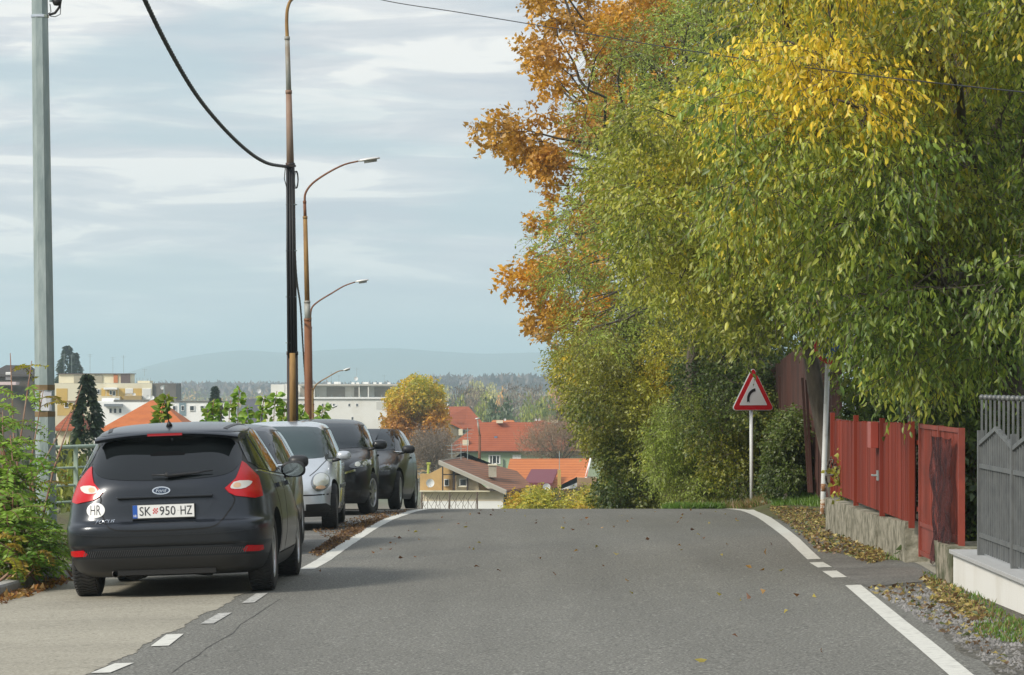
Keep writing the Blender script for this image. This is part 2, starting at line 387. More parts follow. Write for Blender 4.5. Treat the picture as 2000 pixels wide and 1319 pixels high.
def make_car(name, spec, paint):
    rings = shell(spec); nz_, NP, _ = rings.shape
    # fine superellipse corners
    big = []
    for ring in rings: big.append(ring)
    rings = resamp(np.array(big))
    # lower crease: push a waist line in and out
    for i, z in enumerate(spec['z']):
        cr = spec.get('crease', lambda z: 0)(z)
        rings[i,:,0] *= 1+cr
    bend = spec.get('bend')
    if bend: rings = bend(rings)
    v = rings.reshape(-1,3).tolist(); f = []
    for i in range(nz_-1):
        for j in range(NP): f.append((i*NP+j, i*NP+(j+1)%NP, (i+1)*NP+(j+1)%NP, (i+1)*NP+j))
    f.append(tuple(range(NP))[::-1]); f.append(tuple((nz_-1)*NP+j for j in range(NP)))
    me = bpy.data.meshes.new('body'); me.from_pydata(v, [], f); me.update()
    me.polygons.foreach_set('material_index', [0]*(len(f)-2)+[1,0])
    root = empty(name)
    body = link('body', me, [paint, arch_m, black_m], root)
    # wheel arches
    cut = MB(); r = spec['wheel_r']+.055
    for y in spec['axles']:
        for sx in (-1, 1): 
            cut.lathe([(0,-.14),(r,-.14),(r,.14),(0,.14)], (sx*(spec['w']-.13), y, spec['wheel_r']+.015), 'x', 40, 0)
    cme = bpy.data.meshes.new('cut'); cme.from_pydata(cut.v, [], cut.f); bm = bmesh.new(); bm.from_mesh(cme)
    bmesh.ops.remove_doubles(bm, verts=bm.verts, dist=1e-4); bmesh.ops.recalc_face_normals(bm, faces=bm.faces); bm.to_mesh(cme); bm.free()
    cme.materials.append(arch_m); co = bpy.data.objects.new('cut', cme); COL.objects.link(co)
    md = body.modifiers.new('b', 'BOOLEAN'); md.object = co; md.operation = 'DIFFERENCE'; md.solver = 'EXACT'; md.material_mode = 'TRANSFER'
    dg = bpy.context.evaluated_depsgraph_get(); dg.update()
    raw = body.data.copy()
    nm = bpy.data.meshes.new_from_object(body.evaluated_get(dg)); body.modifiers.clear(); body.data = nm; bpy.data.objects.remove(co); nm.name = 'body'
    for p in nm.polygons:
        if p.material_index == 0 and (p.center.z < spec.get('sill', .26)): p.material_index = 2
    smooth_by_angle(body, 38)
    bm = bmesh.new(); bm.from_mesh(raw); bvh = BVHTree.FromBMesh(bm); bm.free()
    return root, body, bvh
def project(root, bvh, name, poly, view, m_, off=.004, step=.04, parent=None, thick=.008, smooth=True, tilt=None):
    """lay a panel cut to an outline on the car's skin. view: 'rear'/'front' outlines in (x,z); 'left'/'right' in (y,z); 'top' in (x,y)"""
    dirs = {'rear':Vector((0,1,0)),'front':Vector((0,-1,0)),'right':Vector((-1,0,0)),'left':Vector((1,0,0)),'top':Vector((0,0,-1))}
    d = dirs[view]
    if tilt: d = Vector(tilt).normalized()
    mk = {'rear':lambda a,b: Vector((a,-2,b)),'front':lambda a,b: Vector((a,8,b)),'right':lambda a,b: Vector((3,a,b)),'left':lambda a,b: Vector((-3,a,b)),'top':lambda a,b: Vector((a,b,4))}[view]
    mid = {'rear':.1,'front':4.2,'right':.8,'left':-.8,'top':1.2}[view]
    bm = bmesh.new(); vs = [bm.verts.new((a,b,0)) for a,b in poly]; f = bm.faces.new(vs); bmesh.ops.triangulate(bm, faces=[f])
    for ax in (0,1):
        lo = min(p[ax] for p in poly); hi = max(p[ax] for p in poly); n = int((hi-lo)/step)
        for i in range(1, n+1):
            no=[0,0,0]; no[ax]=1; co=[0,0,0]; co[ax]=lo+i*(hi-lo)/(n+1)
            bmesh.ops.bisect_plane(bm, geom=bm.verts[:]+bm.edges[:]+bm.faces[:], plane_co=co, plane_no=no)
    nor = {}
    for v in bm.verts:
        o = mk(v.co.x, v.co.y)
        if tilt:       # start far back along the tilted direction through the nominal plane
            ax = 1 if view in ('rear','front') else 0
            t = (mid-o[ax])/d[ax]; hitp = mk(v.co.x, v.co.y); hitp[ax] = mid; o = hitp-d*3
        loc, no, _, _ = bvh.ray_cast(o, d)
        if loc is None:
            loc, no, _, _ = bvh.find_nearest(o+d*(2.2 if not tilt else 3))
        if no.dot(d) > 0: no = -no
        nor[v] = no; v.co = loc+no*off
    bmesh.ops.recalc_face_normals(bm, faces=bm.faces)
    s = sum((f.normal.dot(d)*f.calc_area()) for f in bm.faces)
    if s > 0: bmesh.ops.reverse_faces(bm, faces=bm.faces)
    be = [e for e in bm.edges if e.is_boundary]; old = {v: nor[v] for e in be for v in e.verts}
    r = bmesh.ops.extrude_edge_only(bm, edges=be)
    nv = [g for g in r['geom'] if isinstance(g, bmesh.types.BMVert)]
    for v in nv:
        q = min(old, key=lambda w: (w.co-v.co).length_squared); v.co = v.co-old[q]*(off+thick)
    me = bpy.data.meshes.new(name); bm.to_mesh(me); bm.free(); o = link(name, me, m_, parent or root)
    if smooth: smooth_by_angle(o, 40)
    return o
def ribbon(pts, w):
    """an outline round a polyline, for shut lines and trims"""
    P2 = [Vector((*p,)) for p in pts]; L=[]; Rr=[]
    for i,p in enumerate(P2):
        d = (P2[min(i+1,len(P2)-1)]-P2[max(i-1,0)]).normalized(); n = Vector((-d.y,d.x))*w/2; L.append(tuple(p+n)); Rr.append(tuple(p-n))
    return L+Rr[::-1]
def arc(cx, cz, rx, rz, a0=0, a1=360, n=28): return [(cx+rx*math.cos(R(a0+(a1-a0)*i/n)), cz+rz*math.sin(R(a0+(a1-a0)*i/n))) for i in range(n + (0 if a1-a0==360 else 1))]
def smoothpoly(pts, it=2, closed=True):
    for _ in range(it):
        q = []; n = len(pts)
        for i in range(n if closed else n-1):
            a, b = pts[i], pts[(i+1)%n]; q += [(a[0]*.75+b[0]*.25, a[1]*.75+b[1]*.25), (a[0]*.25+b[0]*.75, a[1]*.25+b[1]*.75)]
        pts = q
    return pts
def mir(pts): return [(-x,z) for x,z in pts][::-1]
def wheel(root, x, y, r, w, sx, spokes=10, steer=0, rim=None):
    t = empty('wheel', (x, y, r)); t.parent = root; t.rotation_euler = (0,0,R(steer))
    mb = MB(); h = w/2; rr = r*.66
    prof = [(rr,-h*.75),(rr+.02,-h*.95),(r*.86,-h*1.04),(r*.96,-h*.95),(r*.99,-h*.75),(r,-h*.4),(r,h*.4),(r*.99,h*.75),(r*.96,h*.95),(r*.86,h*1.04),(rr+.02,h*.95),(rr,h*.75),(rr-.01,0),(rr,-h*.75)]
    mb.lathe(prof, ax='x', n=56)
    for k in range(56):        # tread blocks
        a = 2*math.pi*k/56
        for q, sl in ((-.55,.05),(0,-.05),(.55,.05)):
            M = Matrix.Rotation(a, 4, 'X')@Matrix.Translation((q*h,0,r-.002))@Matrix.Rotation(sl*8, 4, 'Z')
            mb.box((-.031*w/.2,-.0105,-.004),(.031*w/.2,.0105,.008), 0, M)
    ty = mb.build('tyre', rubber_m, t); smooth_by_angle(ty, 30)
    m2 = MB(); xo = h*.9*sx
    m2.lathe([(rr+.012,xo*.98),(rr+.004,xo*1.03),(rr-.016,xo*.95),(rr-.03,xo*.45),(rr-.03,-xo*.8)], ax='x', n=48)
    for k in range(spokes):
        a = 2*math.pi*k/spokes; M = Matrix.Rotation(a, 4, 'X')
        s_ = .016 if spokes > 7 else .028
        pts = [(xo*.98,-s_*1.3,.03),(xo*.98,s_*1.3,.03),(xo*.92,s_,rr-.02),(xo*.92,-s_,rr-.02)]
        m2.prism([tuple(M@Vector(p)) for p in pts], (-sx*.03,0,0))
    m2.lathe([(0,xo*1.02),(.045,xo*1.02),(.06,xo*.95),(.06,xo*.5)], ax='x', n=24)
    ri = m2.build('rim', rim or rim_m, t); smooth_by_angle(ri, 30)
    m3 = MB(); m3.lathe([(0,xo*.25),(rr-.02,xo*.25),(rr-.02,xo*.2)], ax='x', n=32); m3.build('brake_disc', arch_m, t)
    return t
def mirror_part(root, x, y, z, sx, m_, facing=-1, s=1):
    """a door mirror: housing on a stalk, glass towards the rear of the car (local -y)"""
    bm = bmesh.new(); bmesh.ops.create_uvsphere(bm, u_segments=20, v_segments=12, radius=1)
    for v in bm.verts:
        c = v.co; c.x = math.copysign(abs(c.x)**.7, c.x)*.125*s; c.z = math.copysign(abs(c.z)**.75, c.z)*.085*s*(1 if c.z > 0 else .9); c.y = (c.y*.10 if c.y > 0 else c.y*.02)*s
        c += Vector((x+sx*.13*s, y, z))
    me = bpy.data.meshes.new('door_mirror'); bm.to_mesh(me); bm.free(); h = link('door_mirror', me, m_, root, True)
    g = MB(); o = arc(0,0,.105*s,.068*s,n=24); g.prism([(x+sx*.13*s+a, y-.018*s, z+b) for a,b in o], (0,-.006,0)); g.build('mirror_glass', mat('mirror_glass', (.30,.33,.32), .06, .9), h)
    st = MB(); st.tube([(x-sx*.05,y+.06,z-.07*s),(x+sx*.03,y+.05,z-.06*s),(x+sx*.09,y+.02,z-.03*s)], [.03,.024,.02], 8); st.build('stalk', black_m, h, True)
    return h
def sidewin(root, bvh, tops, g=glass_m, frame=None, views=('left','right')):
    for vw in views:
        if frame:
            project(root, bvh, 'window_trim', frame, vw, black_m, .002, .06)
        for p in tops: project(root, bvh, 'side_window', p, vw, g, .006, .06)
def on_skin(root, bvh, name, V, Fc, m_, view, x, z, off=.006, parent=None, rot=0, thick=None):
    d = {'rear':Vector((0,1,0)),'front':Vector((0,-1,0)),'right':Vector((-1,0,0))}[view]; mb = MB(); res = []
    for a, b, c in V:
        if rot: a, b = a*math.cos(rot)-b*math.sin(rot), a*math.sin(rot)+b*math.cos(rot)
        if view == 'rear': o = Vector((x+a, -2, z+b))
        elif view == 'front': o = Vector((x-a, 8, z+b))
        else: o = Vector((3, x+a, z+b))
        loc, no, _, _ = bvh.ray_cast(o, d); 
        if no.dot(d) > 0: no = -no
        res.append(loc+no*(off+c))
    mb.add(res, Fc); return mb.build(name, m_, parent or root)
# ---------------------------------------------------------------- the dark hatchback
zz = sorted(set([.445,.455,.465,.61,.62,.63,.645,.655,.665,.17,.19,.22,.235,.25,.28,.31]+list(np.arange(.34,1.0,.03).round(3))+list(np.arange(1.0,1.34,.03).round(3))+[1.345,1.36,1.375,1.385,1.395,1.405,1.415,1.425,1.435,1.445,1.455,1.462,1.468,1.473,1.478,1.482,1.485]))
#        z     yr    yf    w     nr   nf  taper
ftab = [(.17, .34, 4.12, .80, 6.0, 5.0, .03),
        (.22, .16, 4.22, .845, 7.0, 5.0, .04),
        (.30, .085, 4.32, .875, 7.5, 5.0, .04),
        (.345,.060, 4.35, .885, 8.0, 5.0, .05),
        (.43, .048, 4.36, .90, 8.0, 5.0, .05),
        (.455,.020, 4.36, .904, 8.0, 5.0, .05),
        (.50, .010, 4.36, .909, 7.8, 4.6, .06),
        (.60, .000, 4.34, .912, 7.4, 4.4, .07),
        (.625,.014, 4.32, .911, 7.2, 4.3, .07),
        (.655,.062, 4.28, .909, 7.0, 4.1, .08),
        (.69, .074, 4.22, .907, 6.6, 4.0, .08),
        (.78, .088, 3.98, .90, 6.0, 3.8, .08),
        (.86, .105, 3.70, .888, 5.6, 3.6, .09),
        (.93, .115, 3.46, .868, 4.8, 3.6, .10),
        (1.00,.150, 3.24, .838, 4.6, 3.6, .09),
        (1.10,.230, 3.04, .790, 4.4, 3.8, .08),
        (1.20,.325, 2.84, .740, 4.2, 3.8, .08),
        (1.30,.425, 2.62, .690, 4.2, 3.8, .08),
        (1.345,.455,2.50, .668, 4.2, 3.8, .08),
        (1.365,.400,2.45, .660, 4.2, 3.8, .08),
        (1.385,.375,2.39, .648, 4.2, 3.6, .08),
        (1.41, .42, 2.30, .625, 4.0, 3.4, .08),
        (1.44, .58, 2.16, .575, 3.6, 3.2, .08),
        (1.465,.84, 1.98, .48, 3.2, 3.0, .05),
        (1.48, 1.14, 1.78, .31, 2.8, 2.8, 0),
        (1.485,1.32, 1.62, .16, 2.4, 2.4, 0)]
focus_p = paint_m('dark_graphite_paint', (.016,.020,.027), .5, .34); focus_p.node_tree.nodes['Principled BSDF'].inputs['Coat Weight'].default_value = .55; focus_p.node_tree.nodes['Principled BSDF'].inputs['Coat Roughness'].default_value = .16
spec = dict(z=zz, tab=ftab, w=.912, wheel_r=.325, axles=(.83, 3.48), sill=.30)
root, body, bvh = make_car('parked_car', spec, focus_p)
tag(root, 'dark graphite hatchback seen from behind, nearest car, with white oval HR sticker', 'car', 'cars parked along the left kerb')
# mark the shell below the mesh strip as bare plastic
for p in body.data.polygons:
    if p.center.z < .345 and p.material_index == 0 and (p.center.y < .75): p.material_index = 2
# rear glass
win = smoothpoly([(-.655,1.155),(-.60,1.30),(-.46,1.345),(0,1.352),(.46,1.345),(.60,1.30),(.655,1.155),(.60,1.05),(.46,1.005),(0,.985),(-.46,1.005),(-.60,1.05)], 2)
g = project(root, bvh, 'rear_window', win, 'rear', glass_m, .004, .035)
# spoiler overhang
mb = MB(); n = 24; 
for k in range(n+1):
    x = -.62+1.24*k/n; e = abs(x/.62)**2.4
    zt = 1.405-.045*e; y0 = .33+.10*e
    mb.v += [(x, y0+.20, zt+.020), (x, y0+.02, zt-.002), (x, y0, zt-.018), (x, y0+.015, zt-.034), (x, y0+.16, zt-.040)]
for k in range(n):
    for j in range(4): mb.f.append((k*5+j, k*5+5+j, k*5+6+j, k*5+1+j)); mb.m.append(0)
mb.f += [tuple(range(5)), tuple(n*5+j for j in range(5))[::-1]]; mb.m += [0,0]
spo = mb.build('roof_spoiler', focus_p, root); smooth_by_angle(spo, 60)
mb = MB(); mb.v = []; n = 12
for k in range(n+1):
    x = -.145+.29*k/n; mb.v += [(x,.322,1.392),(x,.318,1.372)]
for k in range(n): mb.f.append((k*2,k*2+1,k*2+3,k*2+2)); mb.m.append(0)
mb.box((-.15,.320,1.370),(.15,.36,1.393)); mb.build('brake_light', dkred, spo)
# wiper
mb = MB(); mb.tube([(0.02,.115,1.045),(.05,.135,1.03),(.30,.155,1.05),(.33,.16,1.052)], [.022,.018,.010,.006], 8); mb.tube([(-.10,.135,1.04),(.10,.13,1.036),(.42,.17,1.062)], [.005,.009,.005], 6)
w = mb.build('rear_wiper', black_m, root, True)
# tail lights: outline in rear view and wrapping along the flank
def tail(sx):
    pr = [(.530,.905),(.64,.985),(.70,1.07),(.735,1.125),(.77,1.105),(.83,1.04),(.885,.99),(.892,.90),(.892,.825),(.80,.812),(.62,.838),(.565,.865)]
    tl = project(root, bvh, 'tail_light', [(sx*a,b) for a,b in pr] if sx > 0 else mir(pr), 'rear', red_lens, .010, .03, tilt=(-sx*.28,1,0))
    cl = [(.575,.915),(.625,.962),(.80,.958),(.78,.925),(.70,.890),(.59,.893)]
    project(root, bvh, 'reversing_light', smoothpoly([(sx*a,b) for a,b in cl] if sx > 0 else mir(cl), 1), 'rear', clear_lens, .0135, .03, tl, tilt=(-sx*.28,1,0))
    am = [(.60,.915),(.625,.945),(.68,.94),(.67,.905),(.63,.90)]
    project(root, bvh, 'indicator', smoothpoly([(sx*a,b) for a,b in am] if sx > 0 else mir(am), 1), 'rear', lens_m('amber_lens', (.65,.42,.26)), .0155, .03, tl, tilt=(-sx*.28,1,0))
    dk = [(.59,.862),(.70,.870),(.86,.868),(.87,.832),(.79,.826),(.63,.846)]
tail(1); tail(-1)
# hatch shut line, creases, plate recess
line_m = mat('shut_line', (.004,.004,.005), .8)
hl = [(-.70,1.14),(-.672,1.02),(-.60,.93),(-.53,.86),(-.555,.78),(-.50,.64),(-.44,.585),(-.30,.572),(0,.567),(.30,.572),(.44,.585),(.50,.64),(.62,.80),(.57,.86),(.60,.93),(.672,1.02),(.70,1.14)]
project(root, bvh, 'hatch_gap', ribbon(smoothpoly(hl, 2, False), .012), 'rear', line_m, .0015, .05, thick=.003)
rc = smoothpoly([(-.42,.845),(.46,.845),(.40,.76),(.30,.655),(-.26,.655),(-.36,.76)], 1)
project(root, bvh, 'plate_recess', rc, 'rear', focus_p, .0015, .05, thick=.003)
mb = MB(); mb.box((-.40,.062,.846),(.42,.11,.862)); lip = bevel(mb.build('handle_lip', focus_p, root), .006)
# plate
yp = .055
fr = MB(); fr.box((-.27,yp-.004,.664),(.27,yp+.03,.792)); fr = bevel(fr.build('licence_plate', black_m, root), .006)
pw = MB(); pw.box((-.262,yp-.0075,.677),(.262,yp-.003,.787)); pw.build('plate_face', mat('plate_white', (.72,.72,.70), .4), fr)
bl = MB(); bl.box((-.262,yp-.0095,.677),(-.222,yp-.0070,.787)); bl.build('country_band', mat('plate_blue', (.02,.09,.38), .4), fr)
def flat_text(txt, cx, cz, h, m_, name, parent, y, width=None, shear=0):
    V, Fc = text_mesh(txt, h/.72, 0, shear, width); mb = MB(); mb.add([(cx+a, y, cz+b) for a,b,_ in V], Fc); return mb.build(name, m_, parent)
tx = mat('plate_letter', (.03,.03,.035), .5)
flat_text('SK', -.155, .735, .078, tx, 'lettering', fr, yp-.0100, .098)
flat_text('950', .035, .735, .078, tx, 'lettering', fr, yp-.0100, .135)
flat_text('-', .128, .735, .012, tx, 'lettering', fr, yp-.0100, .02)
flat_text('HZ', .195, .735, .078, tx, 'lettering', fr, yp-.0100, .098)
flat_text('HR', -.242, .697, .022, mat('white_letter', (.8,.8,.8), .5), 'country_code', fr, yp-.0110, .026)
ck = MB()
for i in range(4):
    for j in range(4):
        if (i+j)%2 == 0: ck.poly([(-.091+i*.011,yp-.0100,.712+j*.012),(-.080+i*.011,yp-.0100,.712+j*.012),(-.080+i*.011,yp-.0100,.724+j*.012),(-.091+i*.011,yp-.0100,.724+j*.012)])
ck.build('checker_shield', mat('shield_red', (.6,.05,.05), .5), fr)
V, Fc = text_mesh('autocentar - servis - prodaja', .012, 0, 0, .36); 
# sticker, model name, emblem
st = project(root, bvh, 'oval_sticker', [(x-.585,z) for x,z in arc(0,.755,.080,.064)], 'rear', mat('sticker_white', (.76,.76,.74), .35), .005, .05, thick=.002)
V, Fc = text_mesh('HR', .10, 0, 0, .090); V[:,1] *= 1.25; on_skin(root, bvh, 'lettering', V, Fc, tx, 'rear', -.585, .755, .0075, st)
V, Fc = text_mesh('FOCUS', .05, 0, .35, .165); on_skin(root, bvh, 'model_name', V, Fc, chrome_m, 'rear', -.50, .655, .006)
em = project(root, bvh, 'emblem', [(x-.02,z) for x,z in arc(0,.905,.078,.034)], 'rear', chrome_m, .008, .05)
em2 = project(root, bvh, 'emblem_field', [(x-.02,z) for x,z in arc(0,.905,.066,.025)], 'rear', mat('emblem_blue', (.05,.07,.11), .25, .3), .010, .05, em, thick=.001)
V, Fc = text_mesh('Ford', .045, 0, .3, .092); on_skin(root, bvh, 'lettering', V, Fc, chrome_m, 'rear', -.02, .905, .0125, em2)
# bumper: creases, mesh strip, reflectors
project(root, bvh, 'bumper_crease', ribbon(smoothpoly([(-.84,.56),(-.60,.535),(-.3,.528),(.3,.528),(.60,.535),(.84,.56)],1,False), .010), 'rear', focus_p, .006, .05)
ms = smoothpoly([(-.70,.352),(-.70,.405),(-.4,.412),(.4,.412),(.70,.405),(.70,.352),(.4,.350),(-.4,.350)], 1)
gm = project(root, bvh, 'bumper_mesh', ms, 'rear', mesh_m, .004, .05)
sl = MB()
for k in range(74):
    x = -.69+1.38*k/73
    for s in (0,):
        a, b = (x-.010, .356), (x+.012, .406)
        pts = []
        for (px_,pz_) in (a,b):
            loc, no, _, _ = bvh.ray_cast(Vector((px_,-2,pz_)), Vector((0,1,0))); pts.append(loc+Vector((0,-.009,0)))
        sl.tube(pts, .0042, 4)
sl.build('mesh_bar', mat('mesh_grey', (.045,.047,.05), .4), gm)
for sx in (-1,1):
    rp_ = [(.655,.385),(.70,.418),(.845,.410),(.850,.372),(.80,.362),(.67,.366)]
    project(root, bvh, 'reflector', [(sx*a,b) for a,b in rp_] if sx > 0 else mir(rp_), 'rear', red_lens, .009, .03, tilt=(-sx*.2,1,0))
# diffuser, exhaust, underside
mb = MB(); mb.box((-.42,.14,.19),(.42,.36,.235)); mb.tube([(-.30,.30,.225),(-.30,.9,.22)],.09,12); mb.tube([(.34,.42,.20),(.1,.9,.2)],.05,8); mb.box((-.75,.75,.20),(.75,.92,.26)); mb.tube([(-.7,.83,.24),(.7,.83,.24)],.04,8)
mb.build('undertray', arch_m, root)
mb = MB(); mb.lathe([(.028,-.09),(.032,-.09),(.032,.1),(.028,.1),(.028,-.09)], (-.44,.24,.205), 'y', 16); mb.build('exhaust_pipe', mat('exhaust_steel', (.16,.15,.14), .45, .8), root, True)
# side windows and doors
fwin = [[(.50,1.12),(.62,1.30),(.84,1.355),(.97,1.03),(.62,1.06)], [(1.02,1.03),(.93,1.36),(1.28,1.40),(1.72,1.385),(1.75,1.00)], [(1.80,1.00),(1.78,1.385),(2.2,1.30),(2.72,1.03),(2.80,.965)]]
sidewin(root, bvh, fwin, frame=[(.42,1.09),(.60,1.325),(.90,1.39),(1.5,1.415),(1.95,1.40),(2.3,1.30),(2.85,.99),(2.9,.945),(1.8,.98),(1.0,1.01),(.6,1.04)])
for vw in ('left','right'):
    project(root, bvh, 'belt_trim', ribbon([(.55,1.045),(1.0,1.008),(1.8,.975),(2.85,.945)], .014), vw, chrome_m, .009, .06)
    for ln in ([(1.76,.98),(1.77,.70),(1.75,.30)], [(.98,1.0),(1.02,.86),(1.17,.72),(1.24,.52),(1.30,.32)], [(2.86,.94),(2.95,.75),(2.96,.35)], [(1.28,.30),(2.94,.30)]):
        project(root, bvh, 'door_gap', ribbon(ln, .012), vw, line_m, .0015, .06, thick=.003)
    for yh in (1.13, 2.05): project(root, bvh, 'door_handle', ribbon([(yh,.90),(yh+.18,.895)], .035), vw, focus_p, .03, .05, thick=.035)
    project(root, bvh, 'fuel_flap', ribbon([(.4,.77),(.4,.76)], .001), vw, line_m, .001) if False else None
for sx in (-1,1):
    mirror_part(root, sx*.79, 2.62, 1.01, sx, black_m, s=.92)
    for yy in spec['axles']: wheel(root, sx*(.912-.150), yy, .325, .215, sx, 10)
for sx in (-1,1): project(root, bvh, 'roof_strip', ribbon([(sx*.50,.56),(sx*.535,.9),(sx*.55,1.4),(sx*.545,2.0),(sx*.53,2.15)], .035), 'top', black_m, .004, .06)
an = MB(); an.tube([(0,.68,1.455),(0,.66,1.49)],[.030,.012],8); an.tube([(0,.66,1.485),(0,.60,1.56),(0,.52,1.665)],[.006,.0035,.0025],6); an.build('antenna', black_m, root, True)
focus = root
def place(root, xr, yr_, heading, zref=None, front_to_us=False, L=4.36, wz=.912):
    """stand the car on the ground: xr, yr_ = world position of the centre of the end nearest the camera"""
    h = heading if not front_to_us else heading+math.pi
    if front_to_us: o = Vector((xr,yr_,0)) - Vector((-math.sin(h), math.cos(h), 0))*L
    else: o = Vector((xr,yr_,0))
    def w(lx, ly): return o+Vector((lx*math.cos(h)-ly*math.sin(h), lx*math.sin(h)+ly*math.cos(h), 0))
    q = [w(sx*(wz-.1), y) for y in (.8, L-.9) for sx in (-1,1)]; z = [gz(p.x,p.y)+.020 for p in q]
    zl = (z[0]+z[2])/2; zr = (z[1]+z[3])/2; zb = (z[0]+z[1])/2; zf = (z[2]+z[3])/2
    roll = math.atan2(zl-zr, 2*(wz-.1)); pitch = math.atan2(zf-zb, L-1.7)
    M = Matrix.Rotation(h,4,'Z')@Matrix.Rotation(pitch,4,'X')@Matrix.Rotation(roll,4,'Y')
    c = (q[0]+q[1]+q[2]+q[3])/4; zc = sum(z)/4; lc = Vector((0,(.8+L-.9)/2,0)); off = M@lc
    root.location = Vector((c.x,c.y,zc))-off; root.rotation_euler = M.to_euler()
place(focus, -2.945, 28.3, -.0150, L=4.36)

# ---------------------------------------------------------------- cars facing us
def front_car(label, paint, W2, L, H, tab, wheel_r, axles, feats, mirror_mat=None, spokes=7):
    top = H; z0 = list(np.arange(.17,.34,.03)); zs = sorted(set([round(float(a),4) for a in z0+list(np.arange(.34,top-.10,.03))+list(np.linspace(top-.10,top,10))]))
    sp = dict(z=zs, tab=tab, w=W2, wheel_r=wheel_r, axles=axles, sill=.27)
    root, body, bvh = make_car('parked_car', sp, paint)
    tag(root, label, 'car', 'cars parked along the left kerb')
    feats(root, bvh)
    for sx in (-1,1):
        for k, yy in enumerate(axles): wheel(root, sx*(W2-.135), yy, wheel_r, .205, sx, spokes, steer=feats.steer if (k == 1 and hasattr(feats,'steer')) else 0)
    return root
polo_p = paint_m('silver_paint', (.50,.53,.56), .45, .3)
ptab = [(.17,.25,3.72,.76,5,5,.03),(.25,.12,3.84,.80,5,5,.04),(.35,.04,3.895,.815,5,4.6,.05),(.50,0,3.90,.825,5,4.4,.06),(.58,.02,3.875,.826,5,4.2,.07),(.66,.06,3.80,.824,5,4,.08),(.74,.08,3.66,.82,5,3.8,.10),(.82,.09,3.42,.812,5,3.8,.12),(.88,.10,3.20,.80,5,3.8,.13),(.935,.12,2.98,.785,5,4,.12),(1.0,.15,2.84,.76,5,4.4,.10),(1.1,.19,2.70,.72,5,4.6,.09),(1.2,.24,2.54,.675,5,4.8,.08),(1.3,.30,2.36,.63,4.6,4.8,.08),(1.37,.38,2.20,.595,4.4,4.6,.08),(1.41,.50,2.05,.555,4,4.2,.06),(1.44,.72,1.82,.47,3.4,3.4,.04),(1.46,.98,1.58,.32,3,3,0),(1.467,1.12,1.42,.16,2.4,2.4,0)]
def polo_f(root, bvh):
    ws = smoothpoly([(-.66,.965),(-.615,1.20),(-.555,1.365),(-.3,1.39),(.3,1.39),(.555,1.365),(.615,1.20),(.66,.965),(.4,.945),(0,.938),(-.4,.945)], 1)
    project(root, bvh, 'windscreen', ws, 'front', mat('windscreen_teal', (.030,.050,.052), .03, spec=.45), .004, .05)
    for sx in (-1,1):
        h = project(root, bvh, 'headlight', arc(sx*.585,.635,.120,.122), 'front', mat('headlight_bezel', (.30,.31,.32), .25, .8), .012, .03)
        l = project(root, bvh, 'headlight_lens', arc(sx*.585,.65,.094,.088), 'front', mat('headlight_glass', (.62,.63,.58), .12, .3, coat=1), .026, .03, h)
        project(root, bvh, 'indicator', arc(sx*.585,.56,.055,.022), 'front', lens_m('amber_lens', (.65,.42,.26)), .026, .03, h)
        lo = [(.40,.25),(.40,.345),(.66,.352),(.72,.31),(.70,.25)]
        project(root, bvh, 'lower_grille', [(sx*a,b) for a,b in lo] if sx > 0 else mir(lo), 'front', mesh_m, .004, .04)
    project(root, bvh, 'lower_grille', [(-.34,.24),(-.34,.36),(.34,.36),(.34,.24)], 'front', mesh_m, .004, .05)
    project(root, bvh, 'grille', smoothpoly([(-.32,.60),(-.36,.72),(.36,.72),(.32,.60)],1), 'front', mesh_m, .004, .05)
    project(root, bvh, 'bumper_strip', ribbon([(-.78,.475),(-.5,.465),(.5,.465),(.78,.475)], .018), 'front', line_m, .002, .05)
    project(root, bvh, 'inspection_sticker', [(.44,1.335),(.44,1.365),(.52,1.362),(.52,1.33)], 'front', mat('sticker_white', (1,1,1)), .008, .05)
    for sx in (-1,1):
        project(root, bvh, 'bonnet_gap', ribbon(smoothpoly([(sx*.42,.70),(sx*.52,.78),(sx*.60,.88),(sx*.66,.95)],1,False), .010), 'front', line_m, .002, .04)
        mirror_part(root, sx*.76, 2.58, .975, sx, polo_p, s=.82)
    sidewin(root, bvh, [[(.55,1.0),(.60,1.28),(1.0,1.33),(1.28,1.34),(1.28,.98)],[(1.36,.98),(1.36,1.345),(1.85,1.33),(2.1,1.27),(2.62,.95)]], frame=[(.50,.97),(.55,1.30),(1.0,1.36),(1.9,1.36),(2.15,1.28),(2.74,.93),(1.4,.955)])
    for vw in ('left','right'):
        project(root, bvh, 'door_gap', ribbon([(1.32,.96),(1.30,.32)],.012), vw, line_m, .0015,.06,thick=.003)
        project(root, bvh, 'door_gap', ribbon([(2.72,.92),(2.74,.75),(2.60,.32)],.012), vw, line_m, .0015,.06,thick=.003)
        project(root, bvh, 'rub_strip', ribbon([(.9,.56),(2.6,.56)],.045), vw, mat('grey_plastic', (.12,.125,.13), .5), .010,.08)
        project(root, bvh, 'door_handle', ribbon([(1.45,.845),(1.65,.84)],.03), vw, polo_p, .028,.05,thick=.03)
polo = front_car('silver hatchback with round headlights, third car in the parked row', polo_p, .826, 3.90, 1.467, ptab, .30, (.70,3.16), polo_f)
place(polo, -3.16, 44.6, .012, front_to_us=True, L=3.90, wz=.826)

